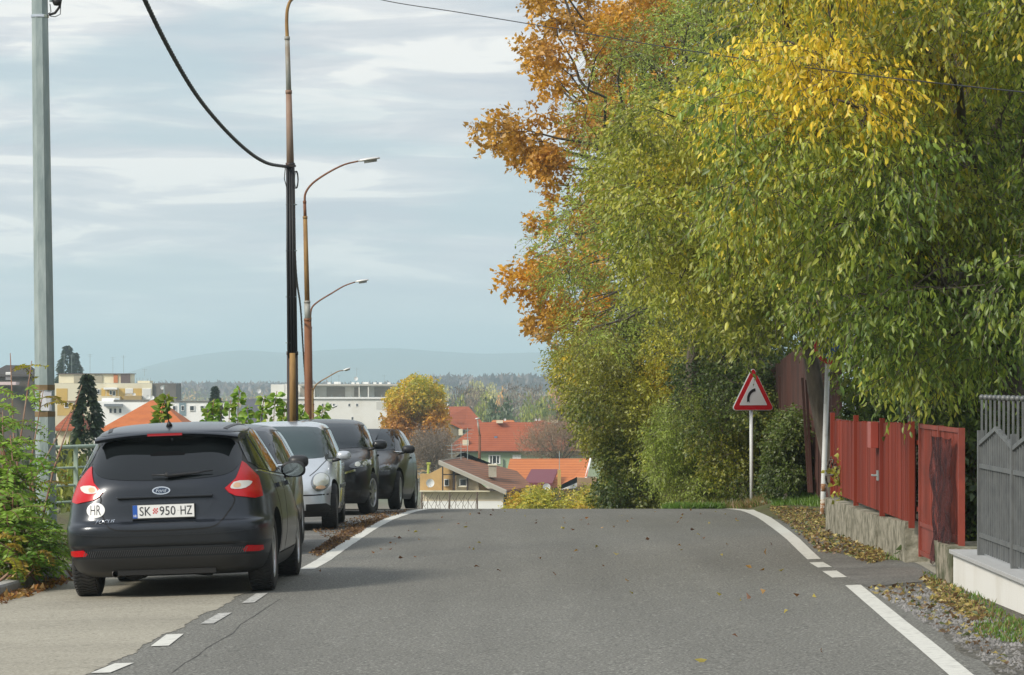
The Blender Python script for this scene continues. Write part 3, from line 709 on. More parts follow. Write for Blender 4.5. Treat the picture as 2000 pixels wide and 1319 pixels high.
cx_p = paint_m('black_paint', (.005,.006,.0075), 0, .4); cx_p.node_tree.nodes['Principled BSDF'].inputs['Coat Weight'].default_value = .45; cx_p.node_tree.nodes['Principled BSDF'].inputs['Specular IOR Level'].default_value = .3
ctab = [(.17,.30,4.05,.80,5,5,.03),(.28,.10,4.20,.85,5,5,.04),(.40,.03,4.26,.87,5,4.8,.05),(.55,0,4.275,.88,5,4.6,.06),(.68,.03,4.26,.882,5,4.4,.07),(.78,.06,4.20,.88,5,4.2,.08),(.86,.08,4.05,.872,5,4.0,.09),(.93,.10,3.78,.86,5,4,.10),(.99,.12,3.42,.845,5,4,.10),(1.04,.15,3.14,.83,5,4.2,.09),(1.14,.20,2.98,.79,5,4.6,.08),(1.26,.28,2.76,.735,5,4.8,.08),(1.38,.38,2.50,.67,4.6,4.8,.08),(1.44,.42,2.34,.635,4.4,4.6,.08),(1.48,.52,2.15,.59,4,4.2,.06),(1.51,.75,1.90,.49,3.4,3.4,.04),(1.53,1.05,1.6,.32,3,3,0),(1.535,1.2,1.45,.16,2.4,2.4,0)]
def cx_f(root, bvh):
    ws = smoothpoly([(-.72,1.07),(-.665,1.28),(-.60,1.43),(-.3,1.455),(.3,1.455),(.60,1.43),(.665,1.28),(.72,1.07),(.4,1.045),(0,1.038),(-.4,1.045)], 1)
    project(root, bvh, 'windscreen', ws, 'front', mat('windscreen_grey', (.012,.018,.022), .03, spec=.4), .004, .05)
    for sx in (-1,1):
        hp = [(.46,.745),(.50,.80),(.66,.85),(.80,.87),(.84,.80),(.70,.745),(.56,.725)]
        h = project(root, bvh, 'headlight', smoothpoly([(sx*a,b) for a,b in hp] if sx>0 else mir(hp),1), 'front', mat('headlight_dark', (.05,.055,.06), .1, .3, coat=1), .010, .03)
        project(root, bvh, 'headlight_lens', arc(sx*.60,.785,.042,.036,n=16), 'front', mat('headlight_glass', (.62,.63,.58)), .018, .03, h)
        project(root, bvh, 'headlight_lens', arc(sx*.71,.80,.03,.03,n=16), 'front', mat('headlight_glass', (.62,.63,.58)), .018, .03, h)
        project(root, bvh, 'chrome_wing', ribbon(smoothpoly([(sx*.25,.58),(sx*.42,.66),(sx*.62,.705)],1,False), .03), 'front', chrome_m, .016, .03)
        mirror_part(root, sx*.80, 2.72, 1.10, sx, cx_p, s=.98)
    project(root, bvh, 'grille', smoothpoly([(-.42,.50),(-.48,.74),(.48,.74),(.42,.50),(.28,.44),(-.28,.44)],1), 'front', mesh_m, .006, .05)
    project(root, bvh, 'lower_grille', [(-.62,.27),(-.66,.38),(.66,.38),(.62,.27)], 'front', black_m, .004, .05)
    sidewin(root, bvh, [[(.62,1.12),(.70,1.32),(1.1,1.42),(1.42,1.43),(1.42,1.07)],[(1.5,1.06),(1.5,1.435),(2.0,1.40),(2.3,1.33),(2.85,1.06)]], frame=[(.56,1.09),(.66,1.34),(1.1,1.445),(2.0,1.43),(2.35,1.34),(2.95,1.03),(1.4,1.04)])
    for vw in ('left','right'):
        project(root, bvh, 'door_gap', ribbon([(1.46,1.04),(1.46,.34)],.012), vw, line_m, .0015,.06,thick=.003)
        project(root, bvh, 'sill_cladding', [(1.25,.24),(1.25,.34),(3.0,.34),(3.0,.24)], vw, black_m, .010,.08)
        project(root, bvh, 'door_handle', ribbon([(1.55,.93),(1.77,.925)],.03), vw, cx_p, .028,.05,thick=.03)
cx_f.steer = -14
cx = front_car('black crossover with steered front wheel, fourth car in the parked row', cx_p, .882, 4.275, 1.535, ctab, .335, (.80,3.37), cx_f, spokes=9)
place(cx, -3.05, 52.5, .016, front_to_us=True, L=4.275, wz=.882)

def hatch_tab(H, W, L):
    k = H/1.43
    return [(.17*k,.30,L-.22,W-.09,5,5,.03),(.28*k,.10,L-.08,W-.04,5,5,.04),(.42*k,.02,L-.01,W-.01,5,4.6,.05),(.55*k,0,L,W,5,4.4,.06),(.64*k,.02,L-.03,W,5,4.2,.08),(.72*k,.06,L-.16,W-.004,5,4,.09),(.80*k,.09,L-.46,W-.012,5,3.8,.10),(.87*k,.11,L-.80,W-.03,5,3.8,.11),(.93*k,.14,L-1.10,W-.05,5,4,.10),(1.0*k,.20,L-1.28,W-.09,4.8,4.4,.09),(1.12*k,.32,L-1.50,W-.15,4.6,4.6,.08),(1.24*k,.46,L-1.74,W-.215,4.4,4.6,.08),(1.32*k,.60,L-1.94,W-.27,4.2,4.4,.08),(1.37*k,.78,L-2.12,W-.32,4,4,.06),(1.40*k,1.0,L-2.35,W-.41,3.4,3.4,.04),(1.42*k,1.3,L-2.6,W-.56,3,3,0),(1.43*k,1.45,L-2.76,W-.72,2.4,2.4,0)]
def hatch_feats(H, W, L, pm, mirm, lens):
    k = H/1.43
    def f(root, bvh):
        ws = smoothpoly([(-(W-.17),.99*k),(-(W-.22),1.16*k),(-(W-.30),1.325*k),(-.3,1.35*k),(.3,1.35*k),(W-.30,1.325*k),(W-.22,1.16*k),(W-.17,.99*k),(.4,.965*k),(0,.958*k),(-.4,.965*k)],1)
        project(root, bvh, 'windscreen', ws, 'front', mat('windscreen_grey', (.022,.03,.034)), .004, .05)
        for sx in (-1,1):
            hp = [(W-.38,.60),(W-.36,.68),(W-.2,.72),(W-.07,.74),(W-.05,.66),(W-.14,.61)]; hp = [(a,b*k) for a,b in hp]
            h = project(root, bvh, 'headlight', smoothpoly([(sx*a,b) for a,b in hp] if sx>0 else mir(hp),1), 'front', lens, .010, .03, tilt=(-sx*.25,-1,0))
            mirror_part(root, sx*(W-.08), L-1.42, .985*k, sx, mirm, s=.92)
        project(root, bvh, 'grille', smoothpoly([(-.36,.36*k),(-.42,.68*k),(.42,.68*k),(.36,.36*k)],1), 'front', mesh_m, .006, .05)
        project(root, bvh, 'lower_grille', [(-.7,.25*k),(-.7,.33*k),(.7,.33*k),(.7,.25*k)], 'front', black_m, .004, .05)
        a, b, c = L-3.55, L-2.62, L-1.55
        sidewin(root, bvh, [[(a,1.02*k),(a+.15,1.22*k),(a+.45,1.31*k),(b-.05,1.33*k),(b-.05,.985*k)],[(b+.04,.98*k),(b+.04,1.335*k),(b+.4,1.31*k),(c-.35,1.2*k),(c+.08,.965*k)]], frame=[(a-.06,.99*k),(a+.12,1.24*k),(a+.45,1.335*k),(b+.3,1.35*k),(c-.3,1.22*k),(c+.2,.94*k),(b,.955*k)])
        for vw in ('left','right'):
            project(root, bvh, 'window_chrome', ribbon([(a-.04,1.0*k),(b,.965*k),(c+.15,.948*k)],.014), vw, chrome_m, .010,.06)
            project(root, bvh, 'door_gap', ribbon([(b,.96*k),(b,.32)],.012), vw, line_m, .0015,.06,thick=.003)
            project(root, bvh, 'door_handle', ribbon([(b+.1,.86*k),(b+.3,.855*k)],.03), vw, pm, .028,.05,thick=.03)
    return f
blue_p = paint_m('dark_blue_paint', (.006,.009,.020), .1, .35); blue_p.node_tree.nodes['Principled BSDF'].inputs['Coat Weight'].default_value = .5
c2 = front_car('dark blue hatchback mostly hidden behind the nearest car', blue_p, .89, 4.25, 1.45, hatch_tab(1.45,.89,4.25), .315, (.82,3.42), hatch_feats(1.45,.89,4.25,blue_p,black_m,mat('headlight_glass',(.62,.63,.58))), spokes=9)
place(c2, -3.31, 36.4, .012, front_to_us=True, L=4.25, wz=.89)
c5 = front_car('black hatchback at the far end of the parked row, on the crest', cx_p, .88, 4.24, 1.43, hatch_tab(1.52,.88,4.24), .33, (.82,3.40), hatch_feats(1.52,.88,4.24,cx_p,black_m,mat('headlight_dark',(.05,.055,.06))), spokes=9)
place(c5, -2.86, 57.7, -.075, front_to_us=True, L=4.24, wz=.88)
# ============================================================ STREET FURNITURE
galv = mat('galvanised_steel', (.25,.31,.31), .5, .35, col2=(.40,.46,.45), nscale=9, stretch=(1,1,.25), contrast=(.35,.7), bump=.15, bscale=60)
def rusty(name, base, rust, sc=2.2, con=(.42,.55)): return mat(name, base, .7, .2, col2=rust, nscale=sc, contrast=con, stretch=(1,1,.35), detail=7)
rust_a = rusty('rusty_grey_steel', (.20,.15,.10), (.36,.37,.34)); rust_b = mat('brown_steel', (.022,.018,.017), .55, .2, col2=(.075,.035,.018), nscale=3, stretch=(3,3,.15), contrast=(.45,.7))
rust_c = mat('red_rust', (.13,.045,.022), .75, .1, col2=(.22,.095,.04), nscale=6, stretch=(1,1,.2)); rust_y = mat('yellow_rust', (.36,.22,.07), .75, .1, col2=(.16,.08,.03), nscale=5, stretch=(1,1,.3))
cable_m = mat('cable_rubber', (.012,.012,.014), .6); white_p = mat('white_post', (.62,.63,.62), .5, col2=(.45,.44,.42), nscale=7, contrast=(.5,.75)); lamp_m = mat('lamp_head', (.62,.62,.60), .4, .3)
# --- big galvanised pole at the left, octagonal, leaning a little
t = empty('utility_pole', P(92, 1112, 33), 0, 'tall octagonal galvanised steel pole at the left with a taped paper notice', 'pole')
b0 = P(92.5, 1112, 33); tp = P(76, -160, 33); bl_ = Vector(b0)
def loc(o, p): return Vector(p)-o
mb = MB(); mb.tube([loc(b0,b0), loc(b0,b0.lerp(tp,.5)), loc(b0,tp)], [.108,.095,.078], 8); mb.build('pole_shaft', galv, t)
def onpole(py): k = (1112-py)/1272; return loc(b0, b0.lerp(tp, k)), .108-.03*k
for py, h in ((32,.012),):
    c, r = onpole(py); mb = MB(); mb.tube([c-Vector((0,0,h)), c+Vector((0,0,h))], r+.006, 16); mb.build('band_clamp', chrome_m, t)
tape = mat('brown_tape', (.22,.15,.075), .5, col2=(.16,.11,.055), nscale=12)
for py in (757, 809):
    c, r = onpole(py); mb = MB(); mb.tube([c-Vector((0,0,.026)), c+Vector((0,0,.026))], r+.004, 8); mb.build('tape_band', tape, t)
c, r = onpole(783)
mb = MB(); mb.box((-.045,-r-.006,-.10),(-.018,-r+.02,.10)); mb.build('tape_strip', tape, t, M=Matrix.Translation(c))
mb = MB(); mb.prism([(-.028,-r-.008,-.098),(.055,-r+.006,-.098),(.078,-r+.025,-.098),(.078,-r+.025,.098),(.055,-r+.006,.098),(-.005,-r-.008,.098),(-.028,-r-.008,.070)], (0,-.004,0)); no_ = mb.build('paper_notice', mat('paper', (.72,.72,.76), .7), t, M=Matrix.Translation(c))
mb = MB()
for q, (x0,x1,z) in enumerate([(-.02,.03,.075),(-.02,.045,.04),(-.015,.04,.02),(-.02,.05,-.01),(-.01,.045,-.035),(-.02,.03,-.06)]): mb.box((x0,-r-.016,z),(x1,-r-.012,z+.005))
mb.lathe([(0,-r-.016),(.014,-r-.016)], (.035,0,.058), 'y', 12); mb.build('print', tx, no_)
mb = MB(); mb.box((.075,-.05,-.03),(.10,.0,.035)); c2_, r2 = onpole(863); mb.build('number_plate', lamp_m, t, M=Matrix.Translation(c2_))
c, r = onpole(0)
mb = MB(); mb.tube([c+Vector((r+.03,0,.5)), c+Vector((r+.03,0,-.02))], .016, 8); mb.build('conduit', galv, t)
mb = MB(); mb.lathe([(0,-.05),(.03,-.045),(.045,-.02),(.045,.02),(.02,.035),(.02,.2)], tuple(c+Vector((r+.09,0,-.01))), 'z', 14); mb.build('junction_cap', black_m, t, True)
mb = MB(); mb.tube([c+Vector((r+.14,0,.5)), c+Vector((r+.135,0,.05)), c+Vector((r+.115,0,-.07)), c+Vector((r+.07,0,-.13)), c+Vector((r+.01,0,-.15))], .013, 8); mb.tube([c+Vector((r+.125,.02,-.03)), c+Vector((r+.12,.02,-.14)), c+Vector((r+.07,.02,-.165)), c+Vector((r+.02,.02,-.16))], .004, 6); mb.tube([c+Vector((r+.02,.0,-.04)), c+Vector((r+.03,0,-.12)), c+Vector((r,0,-.14))], .004, 6)
mb.build('cable_loop', cable_m, t, True)
# --- lamp posts
def lamp_post(Y, pxb, pxt, pyb, segs, arm, head, label, mats, group='street lamps along the left side'):
    base = P(pxb, 0, Y); base.z = gz(base.x, Y)-.1
    t = empty('street_lamp', base, 0, label, 'street lamp', group)
    def q(px, py): return P(px, py, Y)-base
    zb = Vector((0,0,0)); prev = zb
    for k, (px, py, r0, r1) in enumerate(segs):
        e = q(px, py); mb = MB(); mb.tube([prev, e], [r0, r1], 14); mb.build('pole_section', mats[k % len(mats)], t, True); 
        mb = MB(); mb.tube([e-Vector((0,0,.03)), e+Vector((0,0,.03))], r1+.008, 12); mb.build('collar', mats[k%len(mats)], t, True); prev = e
    # smooth arm
    A = [q(*a) for a in arm]; pts = []
    ex = [A[0]+(A[0]-A[1])]+A+[A[-1]+(A[-1]-A[-2])]
    for i in range(1, len(ex)-2):
        for s_ in range(6):
            u = s_/6; p0,p1,p2,p3 = ex[i-1:i+3]; pts.append(.5*((2*p1)+(-p0+p2)*u+(2*p0-5*p1+4*p2-p3)*u*u+(-p0+3*p1-3*p2+p3)*u**3))
    pts.append(A[-1]); r0 = segs[-1][3]*.8; rs = [r0*(1-.35*i/len(pts)) for i in range(len(pts))]
    mb = MB(); mb.tube(pts, rs, 10); mb.build('arm', mats[-1], t, True)
    a, b = q(*head[0]), q(*head[1]); d = (b-a); L = d.length; d.normalize(); up = Vector((0,0,1)); s_ = d.cross(up).normalized(); u2 = s_.cross(d)
    mb = MB(); pr = [(0,.03,.03),(.15,.07,.045),(.5,.12,.05),(.85,.11,.04),(1,.06,.02)]; k = len(mb.v)
    for f_, w_, h_ in pr:
        c_ = a+d*L*f_
        for an_ in range(10):
            th = 2*math.pi*an_/10; mb.v.append(tuple(c_+s_*w_*math.cos(th)+u2*(h_*math.sin(th) if math.sin(th) > 0 else h_*.5*math.sin(th))))
    for i in range(len(pr)-1):
        for j in range(10): mb.f.append((i*10+j,i*10+(j+1)%10,(i+1)*10+(j+1)%10,(i+1)*10+j)); mb.m.append(0)
    mb.f += [tuple(range(10))[::-1], tuple(40+j for j in range(10))]; mb.m += [0,0]
    h = mb.build('lamp_head', lamp_m, t, True); mb = MB(); c_ = a+d*L*.55; mb.tube([c_-d*L*.3-u2*.03, c_+d*L*.3-u2*.03], .045, 8); mb.build('diffuser', mat('lamp_diffuser', (.35,.36,.35), .2), h, True)
    return t, base
l1, b1 = lamp_post(57.3, 573, 0, 0, [(571,690,.105,.095),(567,322,.09,.075),(564,180,.065,.050),(561,75,.046,.040)], [(561,75),(560,38),(563,12),(575,-5),(620,-32),(680,-52)], [(680,-52),(745,-62)], 'tall dark rusty lamp post carrying the twisted black cable, nearest of the row', [rust_b, rust_b, mat('brown_grey_steel', (.20,.10,.055), .75, .1, col2=(.34,.27,.22), nscale=3, stretch=(1,1,.3)), rust_a, rust_y])
t = l1
for k in range(4): 
    z = P(569, 400+k*90, 57.3)-b1; mb = MB(); mb.tube([z-Vector((0,0,.008)), z+Vector((0,0,.008))], .100, 12); mb.build('strap', galv, t)
mb = MB()
for x in (-.05,.0,.045): mb.tube([P(571,700,57.3)-b1+Vector((x,-.10,0)), P(568,500,57.3)-b1+Vector((x,-.095,0)), P(567,330,57.3)-b1+Vector((x*.8,-.085,0))], .022, 6)
mb.build('cable_bundle', cable_m, t, True)
mb = MB(); mb.tube([P(573,690,57.3)-b1+Vector((-.01,-.10,0)), P(574,830,57.3)-b1+Vector((-.01,-.11,0))], .055, 10); mb.build('cable_guard', rust_y, t, True)
mb = MB(); c = P(566,325,57.3)-b1; mb.box(tuple(c+Vector((-.10,-.12,-.02))), tuple(c+Vector((.11,-.06,.015)))); mb.build('hook_bracket', rust_b, t)
mb = MB()
for k in range(3):
    o = P(577+k*1.5,352,57.3)-b1; mb.tube([o+Vector((.045*math.cos(a)*(1-.15*k),-.09-.01*k,.15*math.sin(a))) for a in np.linspace(0,6.28,18)], .006, 5)
mb.tube([P(558,328,57.3)-b1+Vector((0,-.09,0)), P(556,350,57.3)-b1+Vector((0,-.1,0)), P(562,372,57.3)-b1+Vector((0,-.1,0)), P(566,380,57.3)-b1+Vector((0,-.09,0))], .008, 5)
mb.build('cable_coil', cable_m, t, True)
l2, _ = lamp_post(79, 603, 0, 0, [(601,625,.085,.085),(600,590,.075,.07),(596,425,.062,.05),(595,395,.04,.035)], [(595,395),(597,377),(611,358),(640,338),(672,322),(700,315)], [(700,315),(742,309)], 'slim rust streaked lamp post with long curved arm, second of the row', [rust_c, rust_a, rust_y, rust_c])
l3, _ = lamp_post(103, 607, 0, 0, [(607,760,.075,.07),(606,640,.06,.05),(606,622,.04,.035)], [(606,622),(609,602),(622,589),(648,573),(672,559),(694,551)], [(694,551),(720,547)], 'thin rusty lamp post with curved arm, third of the row', [rust_y, rust_c])
l4, _ = lamp_post(150, 612, 0, 0, [(611,790,.07,.06),(611,768,.05,.04)], [(611,768),(614,757),(622,748),(640,737),(660,726),(670,724)], [(670,724),(685,719)], 'small distant lamp with its arm against the white flats, above its lower neighbour', [rust_c, rust_y])
l5, _ = lamp_post(205, 616, 0, 0, [(616,835,.07,.06),(616,820,.05,.04)], [(616,820),(620,812),(632,804),(645,797)], [(645,797),(660,792)], 'farthest small lamp arm low against the white flats', [rust_c, rust_y])
l6, _ = lamp_post(245, 935, 0, 0, [(936,930,.16,.13),(937,850,.12,.09),(933,824,.07,.06)], [(933,824),(932.6,822),(932,820.5)], [(928,818.5),(937,817)], 'rusty lamp post standing in front of the red roofs below the crest', [rust_c, rust_c, rust_a], 'street lamps in the town')
# --- cables
def twisted(name, pts, r, label, twist=14):
    mb = MB(); P_ = [Vector(p) for p in pts]; n = len(P_)
    for ph in (0, 2.09, 4.19):
        q = []
        for i, p in enumerate(P_):
            a = i*twist/10+ph; d = (P_[min(i+1,n-1)]-P_[max(i-1,0)]).normalized(); s_ = d.cross(Vector((0,0,1))).normalized(); u = s_.cross(d); q.append(p+(s_*math.cos(a)+u*math.sin(a))*r*.75)
        mb.tube(q, r, 5)
    return tag(mb.build(name, cable_m, smooth=True), label, 'cable')
pts = []
ctl = [(235,-110,34.5),(283,0,37),(330,95,40),(380,180,43.5),(430,243,47.5),(480,292,51),(520,318,54.5),(560,326,57.2)]
def crom(cs, m):
    cs = [Vector(c) for c in cs]; cs = [2*cs[0]-cs[1]]+cs+[2*cs[-1]-cs[-2]]; o = []
    for i in range(1, len(cs)-2):
        for s_ in range(m):
            u = s_/m; a,b,c,d = cs[i-1:i+3]; o.append(.5*((2*b)+(-a+c)*u+(2*a-5*b+4*c-d)*u*u+(-a+3*b-3*c+d)*u**3))
    return o+[cs[-2]]
twisted('overhead_cable', [P(*c) for c in crom(ctl, 26)], .018, 'thick twisted black cable sagging from upper left to the nearest lamp post')
twisted('overhead_cable', [P(*c) for c in crom([(571,325,57.4),(574,440,62),(579,540,68),(587,600,76),(592,680,84),(597,760,94),(599,830,103)], 16)], .014, 'twisted black cable hanging between the first and third lamp posts')
mb = MB(); wp = crom([(600,-40,40),(745,0,38),(900,25,36),(1100,58,33.5),(1300,92,31),(1500,122,28.5),(1700,148,26.5),(1900,170,24.5),(2100,190,22.5)], 8); mb.tube([P(*c) for c in wp], .005, 5)
tag(mb.build('overhead_wire', cable_m, smooth=True), 'single thin wire crossing from top centre in front of the autumn trees', 'wire')
# --- green railing behind the big pole
rg = mat('green_railing_paint', (.36,.45,.36), .5, col2=(.28,.36,.28), nscale=5)
r0 = P(-40,880,50.5); r1 = P(330,866,54.0)
t = empty('railing', (r0.x, r0.y, gz(r0.x,r0.y)), 0, 'pale green tubular railing behind the galvanised pole', 'railing'); o_ = t.location
d = r1-r0
for dz in (0,-.325,-.60,-.86):
    mb = MB(); rr_ = .032 if dz == 0 else .020; mb.tube([r0-o_+Vector((0,0,dz)), r1-o_+Vector((0,0,dz))], rr_, 10); mb.build('rail', rg, t, True)
for k in range(4):
    p = r0.lerp(r1, .06+.44*k/1.02 if k else .02) if k < 3 else r1
    mb = MB(); mb.box((p.x-o_.x-.032, p.y-o_.y-.032, -1.3), (p.x-o_.x+.032, p.y-o_.y+.032, p.z-o_.z)); bevel(mb.build('post', rg, t), .004)
# --- kerb on the left
kp = [Vector((-5.6,14,0))]+gl([(-80,1195),(0,1172),(60,1154),(110,1138),(140,1128)])+[Vector((-4.12,33.2,0)),Vector((-4.2,36,0)),Vector((-4.5,41,0)),Vector((-5.2,52,0))]
kp[0] = kp[1]+(kp[1]-kp[2]).normalized()*6
conc = mat('kerb_concrete', (.27,.265,.24), .9, col2=(.40,.39,.36), nscale=7, bump=.4, bscale=50)
mb = MB(); res = crom([tuple(p) for p in kp], 6); n = len(res)
for i, p in enumerate(res):
    dd = res[min(i+1,n-1)]-res[max(i-1,0)]; dd.z = 0; dd.normalize(); s_ = Vector((-dd.y,dd.x,0)); z = gz(p.x,p.y)
    for (w_, h_) in ((0,-.05),(0.0,.105),(.015,.125),(.14,.125),(.14,-.05)):
        c_ = p+s_*w_; mb.v.append((c_.x,c_.y,z+h_))
for i in range(n-1):
    for k in range(4): mb.f.append((i*5+k,i*5+k+1,i*5+6+k,i*5+5+k)); mb.m.append(0)
kb = mb.build('kerb', conc); tag(kb, kind='structure')
# planting bed soil inside the kerb
mb = MB(); w_ = 12
for i, p in enumerate(res):
    dd = res[min(i+1,n-1)]-res[max(i-1,0)]; dd.z = 0; dd.normalize(); s_ = Vector((-dd.y,dd.x,0))
    for k in range(w_): c_ = p+s_*(.13+k*.22); mb.v.append((c_.x,c_.y,gz(c_.x,c_.y)+.105+.04*math.sin(k*1.7+i)))
for i in range(n-1):
    for k in range(w_-1): mb.f.append((i*w_+k,i*w_+w_+k,i*w_+w_+k+1,i*w_+k+1)); mb.m.append(0)
tag(mb.build('planting_bed', MATS['soil'], smooth=True), kind='structure')
# broken concrete slab by the kerb
def rock(name, c, s, m_, seed, label, cat, parent=None, group=None, flat=1):
    bm = bmesh.new(); bmesh.ops.create_icosphere(bm, subdivisions=3, radius=1)
    for v in bm.verts:
        f_ = 1+.35*noise.noise(v.co*1.3+Vector((seed,0,0)))+.12*noise.noise(v.co*4+Vector((seed,0,0))); p = v.co*f_; m = max(abs(p.x),abs(p.y),abs(p.z)*flat); v.co = Vector((p.x*s[0],p.y*s[1],p.z*s[2]))*(.75+.25/max(m,.5))
    me = bpy.data.meshes.new(name); bm.to_mesh(me); bm.free(); o = link(name, me, m_, parent, True); o.location = c
    if label: tag(o, label, cat, group)
    return o
g_ = G(60,1150); mb = MB(); mb.prism([(-.30,0,-.05),(.24,0,-.05),(.20,0,.16),(.06,0,.24),(-.27,0,.15)], (0,.3,.02))
sl_ = bevel(mb.build('concrete_slab', conc), .015, 2); sl_.location = Vector((g_.x-.02, g_.y+.45, gz(g_.x,g_.y)+.12)); sl_.rotation_euler = (R(-12),0,R(10)); tag(sl_, 'broken grey concrete slab lying among the shrubs beside the left kerb', 'slab')
# --- warning sign
sb = P(1468, 976, 60); sb.z = gz(sb.x, sb.y)-.05
t = empty('traffic_sign', sb, 0, 'red bordered triangular warning sign with black right-bend arrow on white post', 'sign')
mb = MB(); mb.tube([Vector((0,0,0)), P(1467,800,60)-sb], .032, 14); mb.build('post', white_p, t, True)
M = Matrix.Translation(P(1468.5,773,60)-sb)@Matrix.Rotation(R(29),4,'Z')
def rtri(s_, r_, n=6, cy=0):
    h_ = s_*math.sqrt(3)/2; V_ = [(-s_/2,-h_/3),(s_/2,-h_/3),(0,2*h_/3)]; o = []
    for k, (x, y) in enumerate(V_):
        l_ = math.hypot(x,y); cx_, cy_ = x*(1-2*r_/l_), y*(1-2*r_/l_); a0 = math.atan2(y,x)
        for i in range(n+1): a = a0-R(60)+R(120)*i/n; o.append((cx_+r_*math.cos(a), cy_+r_*math.sin(a)+cy))
    return o
def tri(name, s_, r_, y, m_, par, th=.004):
    mb = MB(); mb.prism([(a, y, b) for a,b in rtri(s_, r_)], (0,th,0)); return mb.build(name, m_, par, M=M)
tri('sign_back', .92, .05, -.036, galv, t, .02)
wb = tri('white_edge', .92, .05, -.042, mat('sign_white', (.80,.80,.78), .35), t, .005)
tri('red_border', .885, .042, -.046, mat('sign_red', (.62,.012,.02), .35, coat=.3), t, .003)
tri('white_field', .60, .012, -.050, mat('sign_white', (.8,.8,.78)), t, .003)
ar = []
for k in range(9):
    a = R(180-k*11); ar.append((-.04+.20+.20*math.cos(a)*1.0+(-.0), -.02+.21*math.sin(a)))
L_ = []; R_ = []
for i, p in enumerate(ar):
    d_ = Vector(ar[min(i+1,8)])-Vector(ar[max(i-1,0)]); d_.normalize(); n_ = Vector((-d_.y,d_.x))*.034; L_.append((p[0]+n_.x-.10,p[1]+n_.y-.06)); R_.append((p[0]-n_.x-.10,p[1]-n_.y-.06))
arrow = [(L_[0][0], L_[0][1]-.06), (ar[0][0]-.10, ar[0][1]-.085+.015), (R_[0][0], R_[0][1]-.06)]
op = [L_[0]]+L_[1:]+R_[::-1]
mb = MB()
for i in range(8): mb.poly([(L_[i][0],-.0535,L_[i][1]),(L_[i+1][0],-.0535,L_[i+1][1]),(R_[i+1][0],-.0535,R_[i+1][1]),(R_[i][0],-.0535,R_[i][1])][::-1])
mb.poly([(L_[0][0],-.0535,L_[0][1]),(R_[0][0],-.0535,R_[0][1]),(R_[0][0],-.0535,R_[0][1]-.075),((L_[0][0]+R_[0][0])/2,-.0535,R_[0][1]-.045),(L_[0][0],-.0535,L_[0][1]-.075)])
mb.build('bend_arrow', mat('sign_black', (.02,.02,.02), .4), t, M=M@Matrix.Diagonal((.8,1,.8,1)))
mb = MB(); mb.box((-.12,-.016,-.03),(.12,.0,0.0)); mb.build('bracket', galv, t, M=M)
# --- leaning white post with round sign lost in the leaves
pb = P(1606,1020,48); pb.z = gz(pb.x,pb.y)-.05
t = empty('traffic_sign', pb, 0, 'leaning white post whose round red and blue sign is hidden in leaves', 'sign')
top = P(1619,640,48)-pb
mb = MB(); mb.tube([Vector((0,0,0)), top*.12, top], .037, 14); mb.build('post', white_p, t, True)
mb = MB(); mb.tube([Vector((0,0,.0)), top*.11], .0385, 14); mb.tube([top*.15, top*.19], .038, 12); mb.build('rust_patch', mat('rust_spot', (.25,.12,.05), .8, col2=(.5,.45,.38), nscale=18, contrast=(.5,.55)), t, True)
mb = MB(); mb.tube([top*.85, top*.86], .041, 14); mb.build('clamp', galv, t, True)
c = P(1620,676,48)-pb; Mr = Matrix.Translation(c)@Matrix.Rotation(R(-5),4,'Y')@Matrix.Rotation(R(20),4,'Z')
mb = MB(); mb.lathe([(0,-.062),(.27,-.062),(.27,-.05),(0,-.05)], ax='y', n=40); mb.build('red_ring', mat('sign_red', (.62,.012,.02)), t, M=Mr)
mb = MB(); mb.lathe([(0,-.066),(.20,-.066),(.20,-.062)], ax='y', n=40); mb.build('blue_field', mat('sign_blue', (.03,.12,.45), .35), t, M=Mr)
# --- right hand side: walls and fences, all along a line parallel to the road
LX = lambda Y, o=3.18: o+.0103*Y
def along(o, y0, y1, z0, z1, th, mb=None, mi=0):
    mb = mb or MB(); a = (LX(y0,o), y0); b = (LX(y1,o), y1)
    mb.prism([(a[0],a[1],z0),(b[0],b[1],z0),(b[0],b[1],z1),(a[0],a[1],z1)], (th,0,0), mi); return mb
whitew = mat('white_render', (.66,.65,.61), .85, col2=(.50,.47,.40), nscale=1.3, contrast=(.5,.85), stretch=(1,1,.4), bump=.1, bscale=30)
t = empty('boundary_wall', (LX(26),26,0), 0, 'white rendered low wall with grey stone coping under the grey fence', 'wall'); o_ = Vector(t.location); MI = Matrix.Translation(-o_)
along(3.18, 14, 26.0, -.3, EYE-1.345, .26).build('wall_body', whitew, t, M=MI)
cop = mat('stone_coping', (.42,.42,.41), .6, col2=(.34,.34,.33), nscale=16, contrast=(.3,.7))
for k in range(8): bevel(along(3.145, 14+k*1.5+.004, 15.5+k*1.5-.004, EYE-1.343, EYE-1.312, .32).build('coping_slab', cop, t, M=MI), .004)
rough = mat('rough_concrete', (.10,.095,.06), .95, col2=(.31,.285,.22), nscale=7, contrast=(.36,.60), bump=.5, bscale=35, detail=9)
moss = mat('mossy_concrete', (.07,.075,.035), .95, col2=(.27,.24,.18), nscale=5, contrast=(.42,.6), bump=.9, bscale=16, detail=9)
